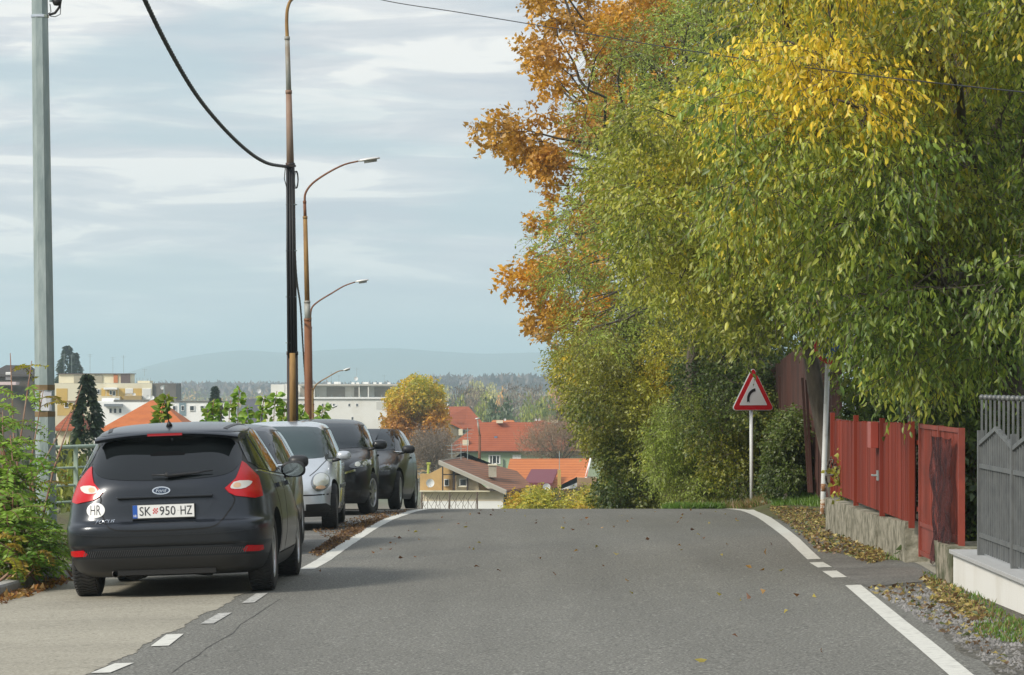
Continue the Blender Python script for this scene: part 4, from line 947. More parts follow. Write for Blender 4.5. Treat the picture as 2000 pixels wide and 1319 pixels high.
def roughblock(name, o, y0, y1, z1, th, label, m_=rough, slope=0, seed=1, group=None):
    bm = bmesh.new(); L_ = y1-y0; nx_, ny, nz_ = 4, max(3,int(L_/.07)), 6
    bmesh.ops.create_grid(bm, x_segments=1, y_segments=1, size=1); bm.clear()
    me_ = MB(); zl = min(gz(LX(y0,o),y0), gz(LX(y1,o),y1))-.25
    me_.box((0,0,zl),(th,L_,z1)); 
    for v in me_.v: bm.verts.new(v)
    bm.verts.ensure_lookup_table()
    for f in me_.f: bm.faces.new([bm.verts[i] for i in f])
    for ax, nn in ((0,4),(1,ny),(2,11)):
        lo = [0,0,zl][ax]; hi = [th,L_,z1][ax]
        for i in range(1,nn):
            no=[0,0,0]; no[ax]=1; co=[0,0,0]; co[ax]=lo+(hi-lo)*i/nn; bmesh.ops.bisect_plane(bm, geom=bm.verts[:]+bm.edges[:]+bm.faces[:], plane_co=co, plane_no=no)
    for v in bm.verts:
        n_ = noise.noise_vector(v.co*4+Vector((seed,seed,0)))*.016+noise.noise_vector(v.co*13+Vector((seed,0,0)))*.009
        if v.co.z > z1-.01: v.co.z += slope*(v.co.y/L_)
        v.co += n_; v.co.x += .0103*v.co.y
    bmesh.ops.recalc_face_normals(bm, faces=bm.faces)
    me = bpy.data.meshes.new(name); bm.to_mesh(me); bm.free(); ob = link(name, me, m_); ob.location = (LX(y0,o), y0, 0); smooth_by_angle(ob, 50)
    return tag(ob, label, 'wall', group)
roughblock('concrete_block', 3.17, 26.03, 27.15, EYE-1.305, .34, 'dark mossy concrete block at the far end of the white wall', moss, 0, 3)
roughblock('concrete_block', 3.235, 30.0, 32.5, EYE-1.27, .26, 'weathered square concrete block under the right end of the red fence', rough, -.05, 7)
roughblock('retaining_wall', 3.235, 32.6, 38.6, EYE-1.32, .30, 'long low crumbling concrete wall under the red fence', rough, -.03, 11)
# grey steel fence
gf = mat('grey_fence_paint', (.11,.115,.115), .45, .3, col2=(.165,.17,.165), nscale=7)
t = empty('metal_fence', (LX(25.1,3.28),25.1,0), 0, 'grey steel bar fence with ball tips and zigzag rail on white wall', 'fence'); o_ = Vector(t.location); MI = Matrix.Translation(-o_)
fx = 3.28; zt = EYE-.135
def zig(y): u = ((25.1-y) % 1.8)/.9; u = u if u < 1 else 2-u; return EYE-.47+.125*u
mb = MB(); balls = []
k = 0; y = 25.06
while y > 15.5:
    hi = (k % 2 == 0); z1 = zt if hi else zig(y)
    x = LX(y, fx); mb.box((x-.007,y-.010,EYE-1.29),(x+.007,y+.010,z1))
    if hi: balls.append((x,y,zt))
    y -= .12; k += 1
for (x,y,z) in balls:
    mb.lathe([(0,-.022),(.012,-.019),(.021,-.008),(.022,0),(.021,.008),(.012,.019),(0,.022)], (x,y,z+.015), 'z', 10)
smooth_by_angle(mb.build('bars', gf, t, M=MI), 40)
for z in (EYE-.637, EYE-1.158): along(fx-.016, 15.4, 25.12, z-.016, z+.016, .032).build('rail', gf, t, M=MI)
mb = MB(); y = 25.1
while y > 16:
    for a, b in ((y, y-.9), (y-.9, y-1.8)):
        pa, pb_ = Vector((LX(a,fx)-.02,a,zig(a-1e-4 if a==y else a))), Vector((LX(b,fx)-.02,b,zig(b+1e-4)))
        mb.prism([pa+Vector((0,0,-.016)), pb_+Vector((0,0,-.016)), pb_+Vector((0,0,.016)), pa+Vector((0,0,.016))], (.03,0,0))
    y -= 1.8
mb.build('zigzag_rail', gf, t, M=MI)
y = 25.12
while y > 15.5:
    x = LX(y, fx); mb = MB(); mb.box((x-.025,y-.025,EYE-1.312),(x+.025,y+.025,EYE-.40)); mb.prism([(x-.025,y-.025,EYE-.40),(x+.025,y-.025,EYE-.40),(x+.025,y+.025,EYE-.40),(x-.025,y+.025,EYE-.40)],(0,0,.03)); mb.build('post', gf, t, M=MI); y -= 1.8
# red fence
redp = mat('red_fence_paint', (.235,.040,.022), .6, col2=(.12,.022,.014), nscale=2.0, contrast=(.4,.7), stretch=(1,1,.15), detail=7)
reds = mat('red_fence_worn', (.19,.036,.020), .6, col2=(.20,.04,.03), nscale=4, contrast=(.4,.7), stretch=(1,1,.2))
t = empty('slatted_fence', (LX(30,3.31),30,0), 0, 'red painted fence of upright ribbed slats on crumbling concrete', 'fence'); o_ = Vector(t.location); MI = Matrix.Translation(-o_)
def slats(y0, y1, o, ztop, zbot, pitch, w_, name='slat_panel', m_=redp, depth=.02):
    mb = MB(); y = y0
    while y < y1-w_:
        x = LX(y, o)+random.uniform(-.003,.003); dz = random.uniform(-.008,.008); a = Vector((x,y,0)); b = Vector((LX(y+w_,o),y+w_,0))
        mb.prism([(a.x,a.y,zbot(y)),(b.x,b.y,zbot(y)),(b.x,b.y,ztop(y)+dz),(a.x,a.y,ztop(y)+dz)], (depth,0,0)); y += pitch
    return mb
zt_ = lambda y: np.interp(y, [29.9,38], [EYE-.38,EYE-.45]); zb_ = lambda y: np.interp(y, [29.9,38],[EYE-1.28,EYE-1.28])
slats(29.95, 38.2, 3.29, zt_, lambda y: zb_(y), .078, .055).build('slat_panel', redp, t, M=MI)
mb = along(3.318, 29.95, 38.2, EYE-1.26, EYE-.43, .010); mb.build('backing_sheet', mat('red_backing', (.12,.022,.016), .7), t, M=MI)
for z in (EYE-.55, EYE-1.15): along(3.33, 29.9, 38.2, z-.02, z+.02, .04).build('rail', reds, t, M=MI)
for y in (29.93, 32.55, 35.3, 38.2):
    x = LX(y, 3.26); mb = MB(); mb.box((x,y-.03,EYE-1.32),(x+.05,y+.03,EYE-.36)); mb.build('post', reds, t, M=MI)
x = LX(33.0,3.20); mb = MB(); mb.box((x,32.85,EYE-.66),(x+.08,33.15,EYE-.40)); lb = bevel(mb.build('letter_box', mat('letterbox_red', (.36,.07,.05), .4), None), .006); tag(lb, 'small red letter box hung on the red slatted fence', 'letter box')
x = LX(33.1,3.27); mb = MB(); mb.tube([(x,32.9,EYE-.93),(x-.04,32.9,EYE-.93),(x-.04,33.02,EYE-.93)], .010, 8); mb.box((x-.006,32.86,EYE-.98),(x+.01,32.92,EYE-.88)); mb.build('door_handle', galv, t, M=MI)
for m_ in ('red_fence_paint','red_fence_worn'): MATS[m_].node_tree.nodes['Principled BSDF'].inputs['Specular IOR Level'].default_value = .12
# red gate
t = empty('metal_gate', (LX(26.3,3.28),26.3,0), 0, 'red barred gate with solid lower panel beside the grey fence', 'gate'); o_ = Vector(t.location); MI = Matrix.Translation(-o_)
slats(26.45, 29.15, 3.285, lambda y: EYE-.385, lambda y: EYE-1.23, .088, .035, depth=.02).build('gate_bars', mat('gate_red', (.25,.042,.022), .6, col2=(.15,.028,.016), nscale=3), t, M=MI)
for z0, z1 in ((EYE-.41,EYE-.375),(EYE-1.27,EYE-1.23),(EYE-1.52,EYE-1.48)): along(3.275, 26.4, 29.25, z0, z1, .04).build('gate_rail', MATS['gate_red'], t, M=MI)
along(3.29, 26.45, 29.2, EYE-1.48, EYE-1.27, .015).build('lower_panel', MATS['gate_red'], t, M=MI)
for y in (26.42, 27.8, 29.22):
    x = LX(y,3.27); mb = MB(); mb.box((x,y-.03,EYE-1.54),(x+.05,y+.03,EYE-.37)); mb.build('gate_stile', MATS['gate_red'], t, M=MI)
# dark netting bag on the gate
net_m = mat('dark_netting', (.10,.028,.026), .85, col2=(.03,.014,.018), nscale=5, stretch=(3,3,.3), contrast=(.4,.6)); _t = net_m.node_tree; _mx = _t.nodes.new('ShaderNodeMixShader'); _tr = _t.nodes.new('ShaderNodeBsdfTransparent'); _mx.inputs[0].default_value = .68
_n = _t.nodes.new('ShaderNodeTexNoise'); _n.inputs['Scale'].default_value = 9; _rr = _t.nodes.new('ShaderNodeMapRange'); _rr.inputs[1].default_value = .3; _rr.inputs[2].default_value = .6; _rr.inputs[3].default_value = .25; _rr.inputs[4].default_value = .85; _t.links.new(_n.outputs['Fac'], _rr.inputs[0]); _t.links.new(_rr.outputs[0], _mx.inputs[0])
_t.links.new(_tr.outputs[0], _mx.inputs[1]); _t.links.new(_t.nodes['Principled BSDF'].outputs[0], _mx.inputs[2]); _t.links.new(_mx.outputs[0], _t.nodes['Material Output'].inputs[0])
bm = bmesh.new(); nu, nv_ = 16, 26; grid = {}
for i in range(nu+1):
    for j in range(nv_+1):
        u, v = i/nu, j/nv_; y = 26.55+1.25*u; wav = .02*math.sin(u*19+v*5)+.015*math.sin(v*17+u*7)
        z = EYE-.46-.92*v-.05*math.sin(u*9)*(v>.9)-.10*u*v; yy = y+(.08*math.sin(v*6)) 
        grid[i,j] = bm.verts.new((LX(yy,3.235)-.01+wav*.8-.03*math.sin(u*3.14), yy, z+random.uniform(-.01,.01)))
for i in range(nu):
    for j in range(nv_): bm.faces.new((grid[i,j],grid[i+1,j],grid[i+1,j+1],grid[i,j+1]))
r_ = bmesh.ops.solidify(bm, geom=bm.faces[:], thickness=.008)
me = bpy.data.meshes.new('netting'); bm.to_mesh(me); bm.free(); tag(link('netting', me, mat('dark_netting', (.06,.018,.02), .85, col2=(.025,.012,.016), nscale=8, stretch=(1,1,.2)), smooth=True), 'dark crumpled netting draped over the red gate', 'netting')
# rusty corrugated sheet fence further back
cor = mat('rusty_sheet', (.085,.032,.022), .9, col2=(.04,.020,.016), nscale=1.6, contrast=(.35,.65), stretch=(1,1,.25), detail=8)
t = empty('sheet_fence', (LX(41,3.6),41,0), 0, 'tall rusty brown corrugated sheet fence beyond the leaning post', 'fence'); o_ = Vector(t.location); MI = Matrix.Translation(-o_)
A = P(1578,0,56); B = P(1642,0,51); mb = MB(); n = 60
for k in range(n+1):
    p = A.lerp(B, k/n); s_ = .022*math.sin(k*1.9); g0 = gz(p.x,p.y); top = 2.35+.05*math.sin(k*.35)
    mb.v += [(p.x+s_,p.y,g0-.1),(p.x+s_,p.y,top),(p.x+s_+.006,p.y+.006,g0-.1),(p.x+s_+.006,p.y+.006,top)]
for k in range(n):
    a = k*4; mb.f += [(a,a+4,a+5,a+1),(a+2,a+3,a+7,a+6),(a+1,a+5,a+7,a+3)]; mb.m += [0]*3
mb.build('corrugated_sheet', cor, t, smooth=False, M=MI)
mb = MB(); n = 50; A = P(1500,0,64); B = P(1577,0,56.1)
for k in range(n+1):
    p = A.lerp(B, k/n); s_ = .022*math.sin(k*1.9); g0 = gz(p.x,p.y); mb.v += [(p.x+s_,p.y,g0-.1),(p.x+s_,p.y,1.9+.5*(k/n)),(p.x+s_+.006,p.y+.006,g0-.1),(p.x+s_+.006,p.y+.006,1.9+.5*(k/n))]
for k in range(n):
    a = k*4; mb.f += [(a,a+4,a+5,a+1),(a+2,a+3,a+7,a+6),(a+1,a+5,a+7,a+3)]; mb.m += [0]*3
mb.build('corrugated_sheet', cor, t, M=MI)
for a_, b_, Y in (((1580,950),(1567,738),54),((1585,950),(1575,742),53.6),((1526,900),(1522,735),60)):
    p, q = P(*a_,Y), P(*b_,Y); mb = MB(); mb.tube([p-Vector((0,0,.1)),q], .03, 4); mb.build('post', cor, t, M=MI)
# stones in the bank beside the sign
for k, (px, py, Y, s_) in enumerate([(1418,980,61,.13),(1408,986,60.5,.08),(1360,988,64,.15),(1385,990,62,.09),(1330,990,67,.12)]):
    p = P(px,py,Y); p.z = gz(p.x,p.y)+s_*.2
    rock('stone', p, (s_*1.2,s_,s_*.7), mat('stone_grey', (.28,.26,.21), .9, col2=(.42,.39,.33), nscale=6), k*3.1, ['largest pale stone on the bank just left of the warning sign','small stone touching the road edge left of the warning sign','pale stone under the bushes at the road crest','small grey stone between its larger neighbours on the bank','leftmost stone in the bank under the bushes'][k], 'stone', group='stones on the grassy bank')
# ============================================================ PLANTS
lm_big = leafmat('leaf_surface', .45, .5)
bark = mat('bark', (.060,.048,.036), .95, col2=(.13,.11,.085), nscale=6, stretch=(2,2,.4), bump=.8, bscale=12)
bark_d = mat('dark_bark', (.030,.025,.020), .95, col2=(.07,.058,.045), nscale=6, stretch=(2,2,.4), bump=.8, bscale=12)
def vn(p, s, seed):        # cheap smooth noise in [-1,1]
    q = p*s+seed
    return (np.sin(q[:,0]*1.7+1.3*np.sin(q[:,1]*1.1+seed))+np.sin(q[:,1]*1.9+1.2*np.sin(q[:,2]*1.3))+np.sin(q[:,2]*2.1+1.1*np.sin(q[:,0]*1.2+2)))/3
def unit(a): return a/np.maximum(np.linalg.norm(a, axis=1, keepdims=True), 1e-6)
def leaf_mesh(name, pos, d, L, Wd, col, parent, m_, fold=.18, r=rng, curl=.15, fine=False):
    n = len(pos); d = unit(d); rn = unit(r.normal(size=(n,3))); s = unit(np.cross(d, rn)); nn = np.cross(s, d)
    L = np.broadcast_to(L, (n,))[:,None]*1.0; Wd = np.broadcast_to(Wd, (n,))[:,None]*1.0
    if not fine:
        m1 = pos+d*L*.42+s*Wd*.5+nn*Wd*fold; m2 = pos+d*L*.42-s*Wd*.5+nn*Wd*fold; t = pos+d*L-nn*L*curl; mid = pos+d*L*.45
        v = np.stack([pos,m1,t,m2,mid],1); F_ = [(0,1,4),(1,2,4),(4,2,3),(0,4,3)]
    else:        # an ovate blade folded along its midrib, its tip bent over
        c1 = pos+d*L*.26; c2 = pos+d*L*.64-nn*L*curl*.3; t = pos+d*L-nn*L*curl*1.3
        v = np.stack([pos, c1+s*Wd*.46+nn*Wd*fold, c2+s*Wd*.40+nn*Wd*fold, t, c2-s*Wd*.40+nn*Wd*fold, c1-s*Wd*.46+nn*Wd*fold, c1, c2],1)
        F_ = [(0,1,6),(1,2,7),(1,7,6),(2,3,7),(7,3,4),(6,7,4),(6,4,5),(0,6,5)]
    q = v.shape[1]; v = v.reshape(-1,3); k = np.arange(n)*q
    f = np.stack([k+i for t_ in F_ for i in t_],1).reshape(-1,3)
    me = bpy.data.meshes.new(name); me.vertices.add(len(v)); me.vertices.foreach_set('co', v.astype(np.float32).ravel())
    me.loops.add(f.size); me.loops.foreach_set('vertex_index', f.astype(np.int32).ravel())
    me.polygons.add(len(f)); me.polygons.foreach_set('loop_start', np.arange(0,f.size,3,dtype=np.int32)); me.polygons.foreach_set('loop_total', np.full(len(f),3,np.int32))
    me.update(calc_edges=True); at = me.color_attributes.new('tint', 'FLOAT_COLOR', 'POINT')
    c = np.ones((n,q,4),np.float32); c[:,:,:3] = col[:,None,:]; at.data.foreach_set('color', c.ravel())
    me.validate(); return link(name, me, m_, parent)
def inpoly(x, y, poly):
    c = np.zeros(len(x), bool); n = len(poly)
    for i in range(n):
        x0,y0 = poly[i]; x1,y1 = poly[(i+1)%n]
        c ^= ((y0 > y) != (y1 > y)) & (x < (x1-x0)*(y-y0)/((y1-y0) or 1e-9)+x0)
    return c
def clumps_in(poly, Yr, rm, n, seed):
    r = np.random.default_rng(seed); out = []; xs = [p[0] for p in poly]; ys = [p[1] for p in poly]; tries = 0; sp = 1.1
    while len(out) < n and tries < 40000:
        tries += 1
        if tries % 800 == 0: sp *= .9
        x, y = r.uniform(min(xs),max(xs)), r.uniform(min(ys),max(ys))
        if not inpoly(np.array([x]), np.array([y]), poly)[0]: continue
        Y = r.uniform(*Yr); p = np.array(P(x,y,Y)); rr = r.uniform(*rm)
        if all(np.linalg.norm((p-q)*np.array([1,.45,1])) > sp*(rr+b)*.55 for q, b in out): out.append((p, rr))
    return out
def foliage(name, clumps, ntw, lpt, leafL, leafW, palette, parent, m_=None, droop=.5, tw=.3, seed=1, gap=0.0, squash=.8, fold=.18, colfn=None, hang=.7, spread=.45, fine=False):
    """twigs spread through each clump, leaves along each twig; returns the leaf object and the twig starts"""
    r = np.random.default_rng(seed); m_ = m_ or lm_big
    w = np.array([b**2 for _, b in clumps]); w = w/w.sum(); ci = r.choice(len(clumps), ntw, p=w)
    C = np.array([c for c, _ in clumps])[ci]; B = np.array([b for _, b in clumps])[ci][:,None]
    u = unit(r.normal(size=(ntw,3))); s = r.uniform(.15,1,size=(ntw,1))**.45
    u[:,2] *= squash; p = C+u*B*s*(1+.25*vn(C+u,2.3,seed)[:,None])
    if gap: 
        k = vn(p, 2.6, seed*.7)+.35*r.normal(size=ntw)*.5 > -1+gap*1.2; p, u, C, B, ci = p[k], u[k], C[k], B[k], ci[k]
    n = len(p); d = unit(u*.7+r.normal(size=(n,3))*spread+np.array([0,0,-droop])); L = r.uniform(.6,1.3,size=(n,1))*tw
    cw = r.uniform(size=(len(clumps),3)); cb = r.uniform(.78,1.22,size=len(clumps))
    pos, dr, ids = [], [], []; sd_ = unit(np.cross(d, r.normal(size=(n,3))*.5+np.array([0,0,1])))
    for j in range(lpt):
        f = (j+.5)/lpt; q = p+d*L*f+np.array([0,0,-1])*(f**2)*L*.25*droop
        side = (sd_ if j % 2 else -sd_)+r.normal(size=(n,3))*.28; ld = unit(d*.5+side*.8+np.array([0,0,-hang*.8])+r.normal(size=(n,3))*.14)
        pos.append(q); dr.append(ld); ids.append(np.arange(n))
    pos = np.concatenate(pos); dr = np.concatenate(dr); ids = np.concatenate(ids); N_ = len(pos)
    pal = np.array(palette); 
    if colfn is not None: wt = colfn(p, r)[ids]
    else: wt = np.clip(.5+.5*vn(p,1.3,seed*1.3)+.0, 0, 1)[ids]
    x = np.clip(wt+r.normal(size=N_)*.13, 0, .999)*(len(pal)-1); k = x.astype(int); fr = (x-k)[:,None]
    col = pal[k]*(1-fr)+pal[np.minimum(k+1,len(pal)-1)]*fr; col = col*cb[ci][ids][:,None]*r.uniform(.75,1.25,size=(N_,1))
    sc = np.clip(r.normal(1,.26,size=N_),.45,1.7); o = leaf_mesh(name, pos-np.array(parent.location if parent else (0,0,0)), dr, leafL*sc, leafW*sc, col, parent, m_, fold, r, fine=fine)
    return o, p, d, L
def twig_mesh(name, p, d, L, r0, parent, m_, frac=.5, C=None):
    k = int(len(p)*frac); mb_v = []; mb_f = []; off = np.array(parent.location); a = p[:k]-off; b = a+d[:k]*L[:k]+np.array([0,0,-.1])*L[:k]
    if C is not None: a2 = a
    s = unit(np.cross(d[:k], np.array([0.3,0.2,1]))); t = np.cross(s, d[:k]); vs = []
    for j in range(3):
        an = 2*np.pi*j/3; o = (s*np.cos(an)+t*np.sin(an)); vs.append(a+o*r0); vs.append(b+o*r0*.4)
    v = np.stack(vs,1).reshape(-1,3); q = np.arange(k)*6
    f = np.stack([q,q+2,q+3,q+1, q+2,q+4,q+5,q+3, q+4,q,q+1,q+5],1).reshape(-1,4)
    me = bpy.data.meshes.new(name); me.from_pydata(v.tolist(), [], f.tolist()); me.update(); return link(name, me, m_, parent)
def limbs(name, base, fork, clumps, r0, parent, m_, seed=1, nsub=5, maxn=60):
    """trunk, then a tapering limb to each clump with side shoots"""
    r = random.Random(seed); o = Vector(parent.location); mb = MB(); base = Vector(base); fork = Vector(fork)
    mid = base.lerp(fork,.5)+Vector((r.uniform(-.1,.1),r.uniform(-.1,.1),0)); mb.tube([base-o-Vector((0,0,.2)), base-o+Vector((0,0,.15)), mid-o, fork-o], [r0*1.5, r0*1.1, r0*.95, r0*.8], 12)
    tr = mb.build('trunk', m_, parent, True); mb = MB()
    cl = clumps if len(clumps) <= maxn else r.sample(clumps, maxn)
    for c, b in cl:
        c = Vector(c); k = r.uniform(-.0,.35); st = fork.lerp(base, k*.5); L = (c-st).length; pts = []; rad = []
        bow = Vector((r.uniform(-1,1),r.uniform(-1,1),r.uniform(.2,1)))*L*.13
        for i in range(9):
            f = i/8; pts.append(st.lerp(c,f)+bow*math.sin(f*3.14)+Vector((r.uniform(-1,1),r.uniform(-1,1),r.uniform(-1,1)))*.03*L*f-o); rad.append(max(.006, min(r0*.45, .012+L*.012)*(1-f)**.9+.006))
        mb.tube(pts, rad, 6)
        for _ in range(nsub):
            i = r.randint(3,8); s_ = pts[i]; e = s_+Vector((r.gauss(0,1),r.gauss(0,1),r.gauss(0,.8))).normalized()*b*r.uniform(.6,1.25); m2_ = s_.lerp(e,.5)+Vector((0,0,.06)); mb.tube([s_,m2_,e], [.010,.007,.003], 4)
    mb.build('branches', m_, parent, True); return tr
# albedo palettes
GRN=(.115,.165,.024); OLV=(.26,.275,.038); YGR=(.43,.42,.045); YEL=(.78,.55,.035); GOLD=(.64,.35,.030); BRN=(.46,.24,.045); RUST=(.56,.31,.045); DK=(.055,.095,.024); LIM=(.33,.42,.06)
def tree(name, label, poly, Yr, rm, n, base, fork, r0, ntw, lpt, lL, lW, pal, seed, cat='tree', group='trees along the right side of the road', maxn=60, m_=bark, crown='crown', **k):
    g = Vector(base); g.z = gz(g.x,g.y); t = empty(name, g, 0, label, cat, group)
    cl = clumps_in(poly, Yr, rm, n, seed); o, p, d, L = foliage(crown, cl, ntw, lpt, lL, lW, pal, t, seed=seed, **k)
    twig_mesh('twigs', p, d, L, .0045, t, m_, .55)
    limbs('trunk', g, fork, cl, r0, t, m_, seed, 6, maxn); return t
def ycol(cx, cy, Y, rad, base=.30, amp=.65):
    c = np.array(P(cx,cy,Y))
    def f(p, r):
        dd = np.linalg.norm((p-c)*np.array([1,.15,1]), axis=1)/rad; low = np.clip((p[:,0]-c[0]-.2)*.10, 0, .12)*np.clip(c[2]-p[:,2], 0, 1.5)/1.5; return base-low+amp*np.exp(-dd**2)+.26*vn(p,2.2,3.3)+.15*vn(p,5,1.3)
    return f
# 1 big near tree overhanging the fences
tree('broadleaf_tree', 'big near tree with drooping green and yellow leaves hanging over the fences', [(1380,200),(1470,-40),(1530,-180),(2090,-180),(2090,690),(1900,720),(1780,690),(1730,690),(1700,620),(1610,580),(1560,560),(1500,500),(1420,430)], (27.5,36), (.26,.50), 150,
     P(1985,0,31.5), P(1975,640,31.5), .17, 18500, 9, .068, .025, [(.09,.155,.025),(.17,.25,.032),(.25,.33,.042),(.33,.38,.045),(.43,.44,.05),(.66,.55,.04),YEL,YEL], 11, droop=.35, tw=.40, fine=True, hang=1.5, colfn=ycol(1600,120,31,1.3,.25,.52), m_=bark, gap=.42)
# 2 darker tree behind it
tree('broadleaf_tree', 'dark green tree filling the gap behind the big near tree', [(1480,-150),(2100,-180),(2100,810),(1790,800),(1760,660),(1680,600),(1600,540),(1480,300)], (40,47), (.55,.9), 90,
     P(1800,0,44), P(1790,500,44), .16, 9000, 6, .10, .045, [DK,DK,GRN,OLV], 12, droop=.3, tw=.4, hang=.8, m_=bark_d, maxn=50)
# 3 olive middle tree
tree('broadleaf_tree', 'olive and yellow speckled tree between the oak and the near tree', [(1205,350),(1250,240),(1330,190),(1440,120),(1500,100),(1540,400),(1570,600),(1480,640),(1400,600),(1300,550),(1230,480)], (43,52), (.38,.62), 85,
     P(1640,0,50), P(1560,520,50), .13, 10500, 6, .080, .034, [(.15,.21,.028),(.24,.29,.036),(.33,.36,.042),YGR,(.50,.48,.05),YEL], 13, fine=True, droop=.35, tw=.38, hang=.9, colfn=ycol(1320,260,48,1.6,.36,.35), gap=.3)
# 4 feathery pale green tree with gaps
tree('feathery_tree', 'loose pale green feathery tree with sky showing through', [(1075,440),(1110,385),(1170,200),(1190,60),(1290,20),(1420,-60),(1460,200),(1380,560),(1240,640),(1120,720),(1085,640)], (56,64), (.32,.6), 75,
     P(1480,0,69), P(1400,480,64), .11, 6200, 8, .075, .020, [OLV,LIM,LIM,YGR], 14, droop=.1, tw=.42, hang=.5, gap=.60)
# 5 brown oak
tree('oak_tree', 'rust brown oak reaching left over the road against the sky', [(1030,-90),(1022,60),(1012,140),(1035,205),(985,250),(950,262),(965,300),(1030,345),(1060,400),(1015,460),(1008,520),(1020,590),(1052,640),(1090,680),(1180,660),(1200,450),(1190,300),(1280,180),(1440,80),(1460,-90)], (71,80), (.26,.50), 110,
     P(1400,0,80), P(1330,380,76), .16, 9000, 6, .115, .075, [BRN,RUST,GOLD,GOLD,BRN], 15, droop=.05, tw=.30, hang=.35, gap=.72)
# 6 ivy clad mass behind the sign
tree('ivy_thicket', 'dense dark ivy and hazel thicket behind the triangular sign', [(1360,560),(1470,600),(1540,700),(1580,840),(1585,935),(1500,965),(1400,975),(1345,900),(1335,700)], (62,68), (.35,.6), 60,
     P(1450,0,65), P(1450,700,65), .10, 11000, 6, .060, .042, [DK,DK,GRN,GRN,OLV,YGR], 16, cat='bush', droop=.3, tw=.26, hang=.8)
tree('ivy_column', 'dark ivy covered trunk rising above the feathery tree', [(1225,300),(1260,100),(1440,-150),(1530,-150),(1500,120),(1300,340)], (64,68), (.25,.42), 30,
     P(1330,0,66), P(1380,200,66), .12, 3200, 6, .055, .042, [DK,DK,GRN,OLV], 26, cat='tree', droop=.3, tw=.2, hang=.8)
# 7 bushes along the road beyond the crest
tree('roadside_bush', 'tall yellow green bush crowning the crest below the oak', [(1085,705),(1160,640),(1290,580),(1380,640),(1390,800),(1330,900),(1200,880),(1150,800),(1110,740)], (69,77), (.38,.62), 60,
     P(1270,0,73), P(1265,800,73), .08, 11000, 6, .075, .038, [GRN,OLV,OLV,YGR,YGR,YEL], 17, cat='bush', droop=.25, tw=.32, hang=.7, group='bushes beyond the crest')
tree('roadside_bush', 'dark green bush at the left foot of the thicket by the road', [(1170,860),(1230,840),(1300,870),(1310,1010),(1180,1010)], (70,75), (.3,.5), 24,
     P(1240,0,72), P(1240,960,72), .05, 4600, 6, .07, .045, [DK,GRN,OLV,YGR], 18, cat='bush', droop=.25, tw=.26, hang=.7, group='bushes beyond the crest')
tree('roadside_bush', 'bright lime green willowy bush just left of the sign', [(1300,800),(1350,770),(1420,800),(1440,900),(1420,975),(1310,985),(1290,900)], (63,68), (.3,.5), 30,
     P(1365,0,66), P(1365,930,66), .05, 7000, 7, .065, .022, [OLV,LIM,LIM,YGR], 19, cat='bush', droop=.35, tw=.32, hang=.9, group='bushes beyond the crest')
tree('roadside_bush', 'low green bush between the sign and the rusty sheet fence', [(1528,870),(1538,820),(1552,820),(1555,940),(1520,945)], (54.5,57), (.2,.36), 16,
     P(1535,0,56), P(1535,930,56), .04, 3400, 6, .055, .035, [DK,GRN,GRN,OLV], 20, cat='bush', droop=.25, tw=.2, hang=.7, group='bushes beyond the crest')
tree('golden_shrub', 'golden orange shrub row showing over the crest in the middle', [(1003,990),(1030,968),(1075,972),(1120,960),(1165,965),(1190,1030),(1000,1030)], (104,116), (.28,.5), 34,
     P(1095,0,110), P(1095,1010,110), .05, 5200, 6, .10, .05, [OLV,OLV,YGR,(.55,.42,.04),(.50,.30,.03)], 21, cat='bush', droop=.1, tw=.3, hang=.5, group='bushes beyond the crest')
# hedge in the yards behind the fences
tree('yard_hedge', 'dark hedge behind the red gate and grey fence', [(1860,800),(2100,780),(2100,1100),(1860,1100)], (30.5,34), (.3,.5), 40,
     P(1850,0,33), P(1850,900,33), .06, 5200, 6, .07, .04, [DK,DK,GRN,OLV], 22, cat='hedge', droop=.25, tw=.26, hang=.8, group='yard plants')
tree('yard_hedge', 'dark leafy bush rising behind the red slatted fence', [(1700,690),(1850,650),(1850,900),(1690,900)], (50,54), (.4,.6), 30,
     P(1770,0,52), P(1770,850,52), .07, 4600, 6, .08, .045, [DK,GRN,GRN,OLV], 24, cat='hedge', droop=.25, tw=.3, hang=.8, group='yard plants')
# ivy sprigs growing up the red fence
tree('ivy_sprig', 'thin ivy shoots climbing the left end of the red fence', [(1640,900),(1650,850),(1662,965),(1650,985),(1638,975)], (37.2,37.6), (.05,.1), 8,
     P(1632,0,38.8), P(1632,950,38.8), .012, 45, 5, .055, .045, [GRN,OLV,YGR], 23, cat='climber', droop=.1, tw=.2, hang=.6, group='yard plants')
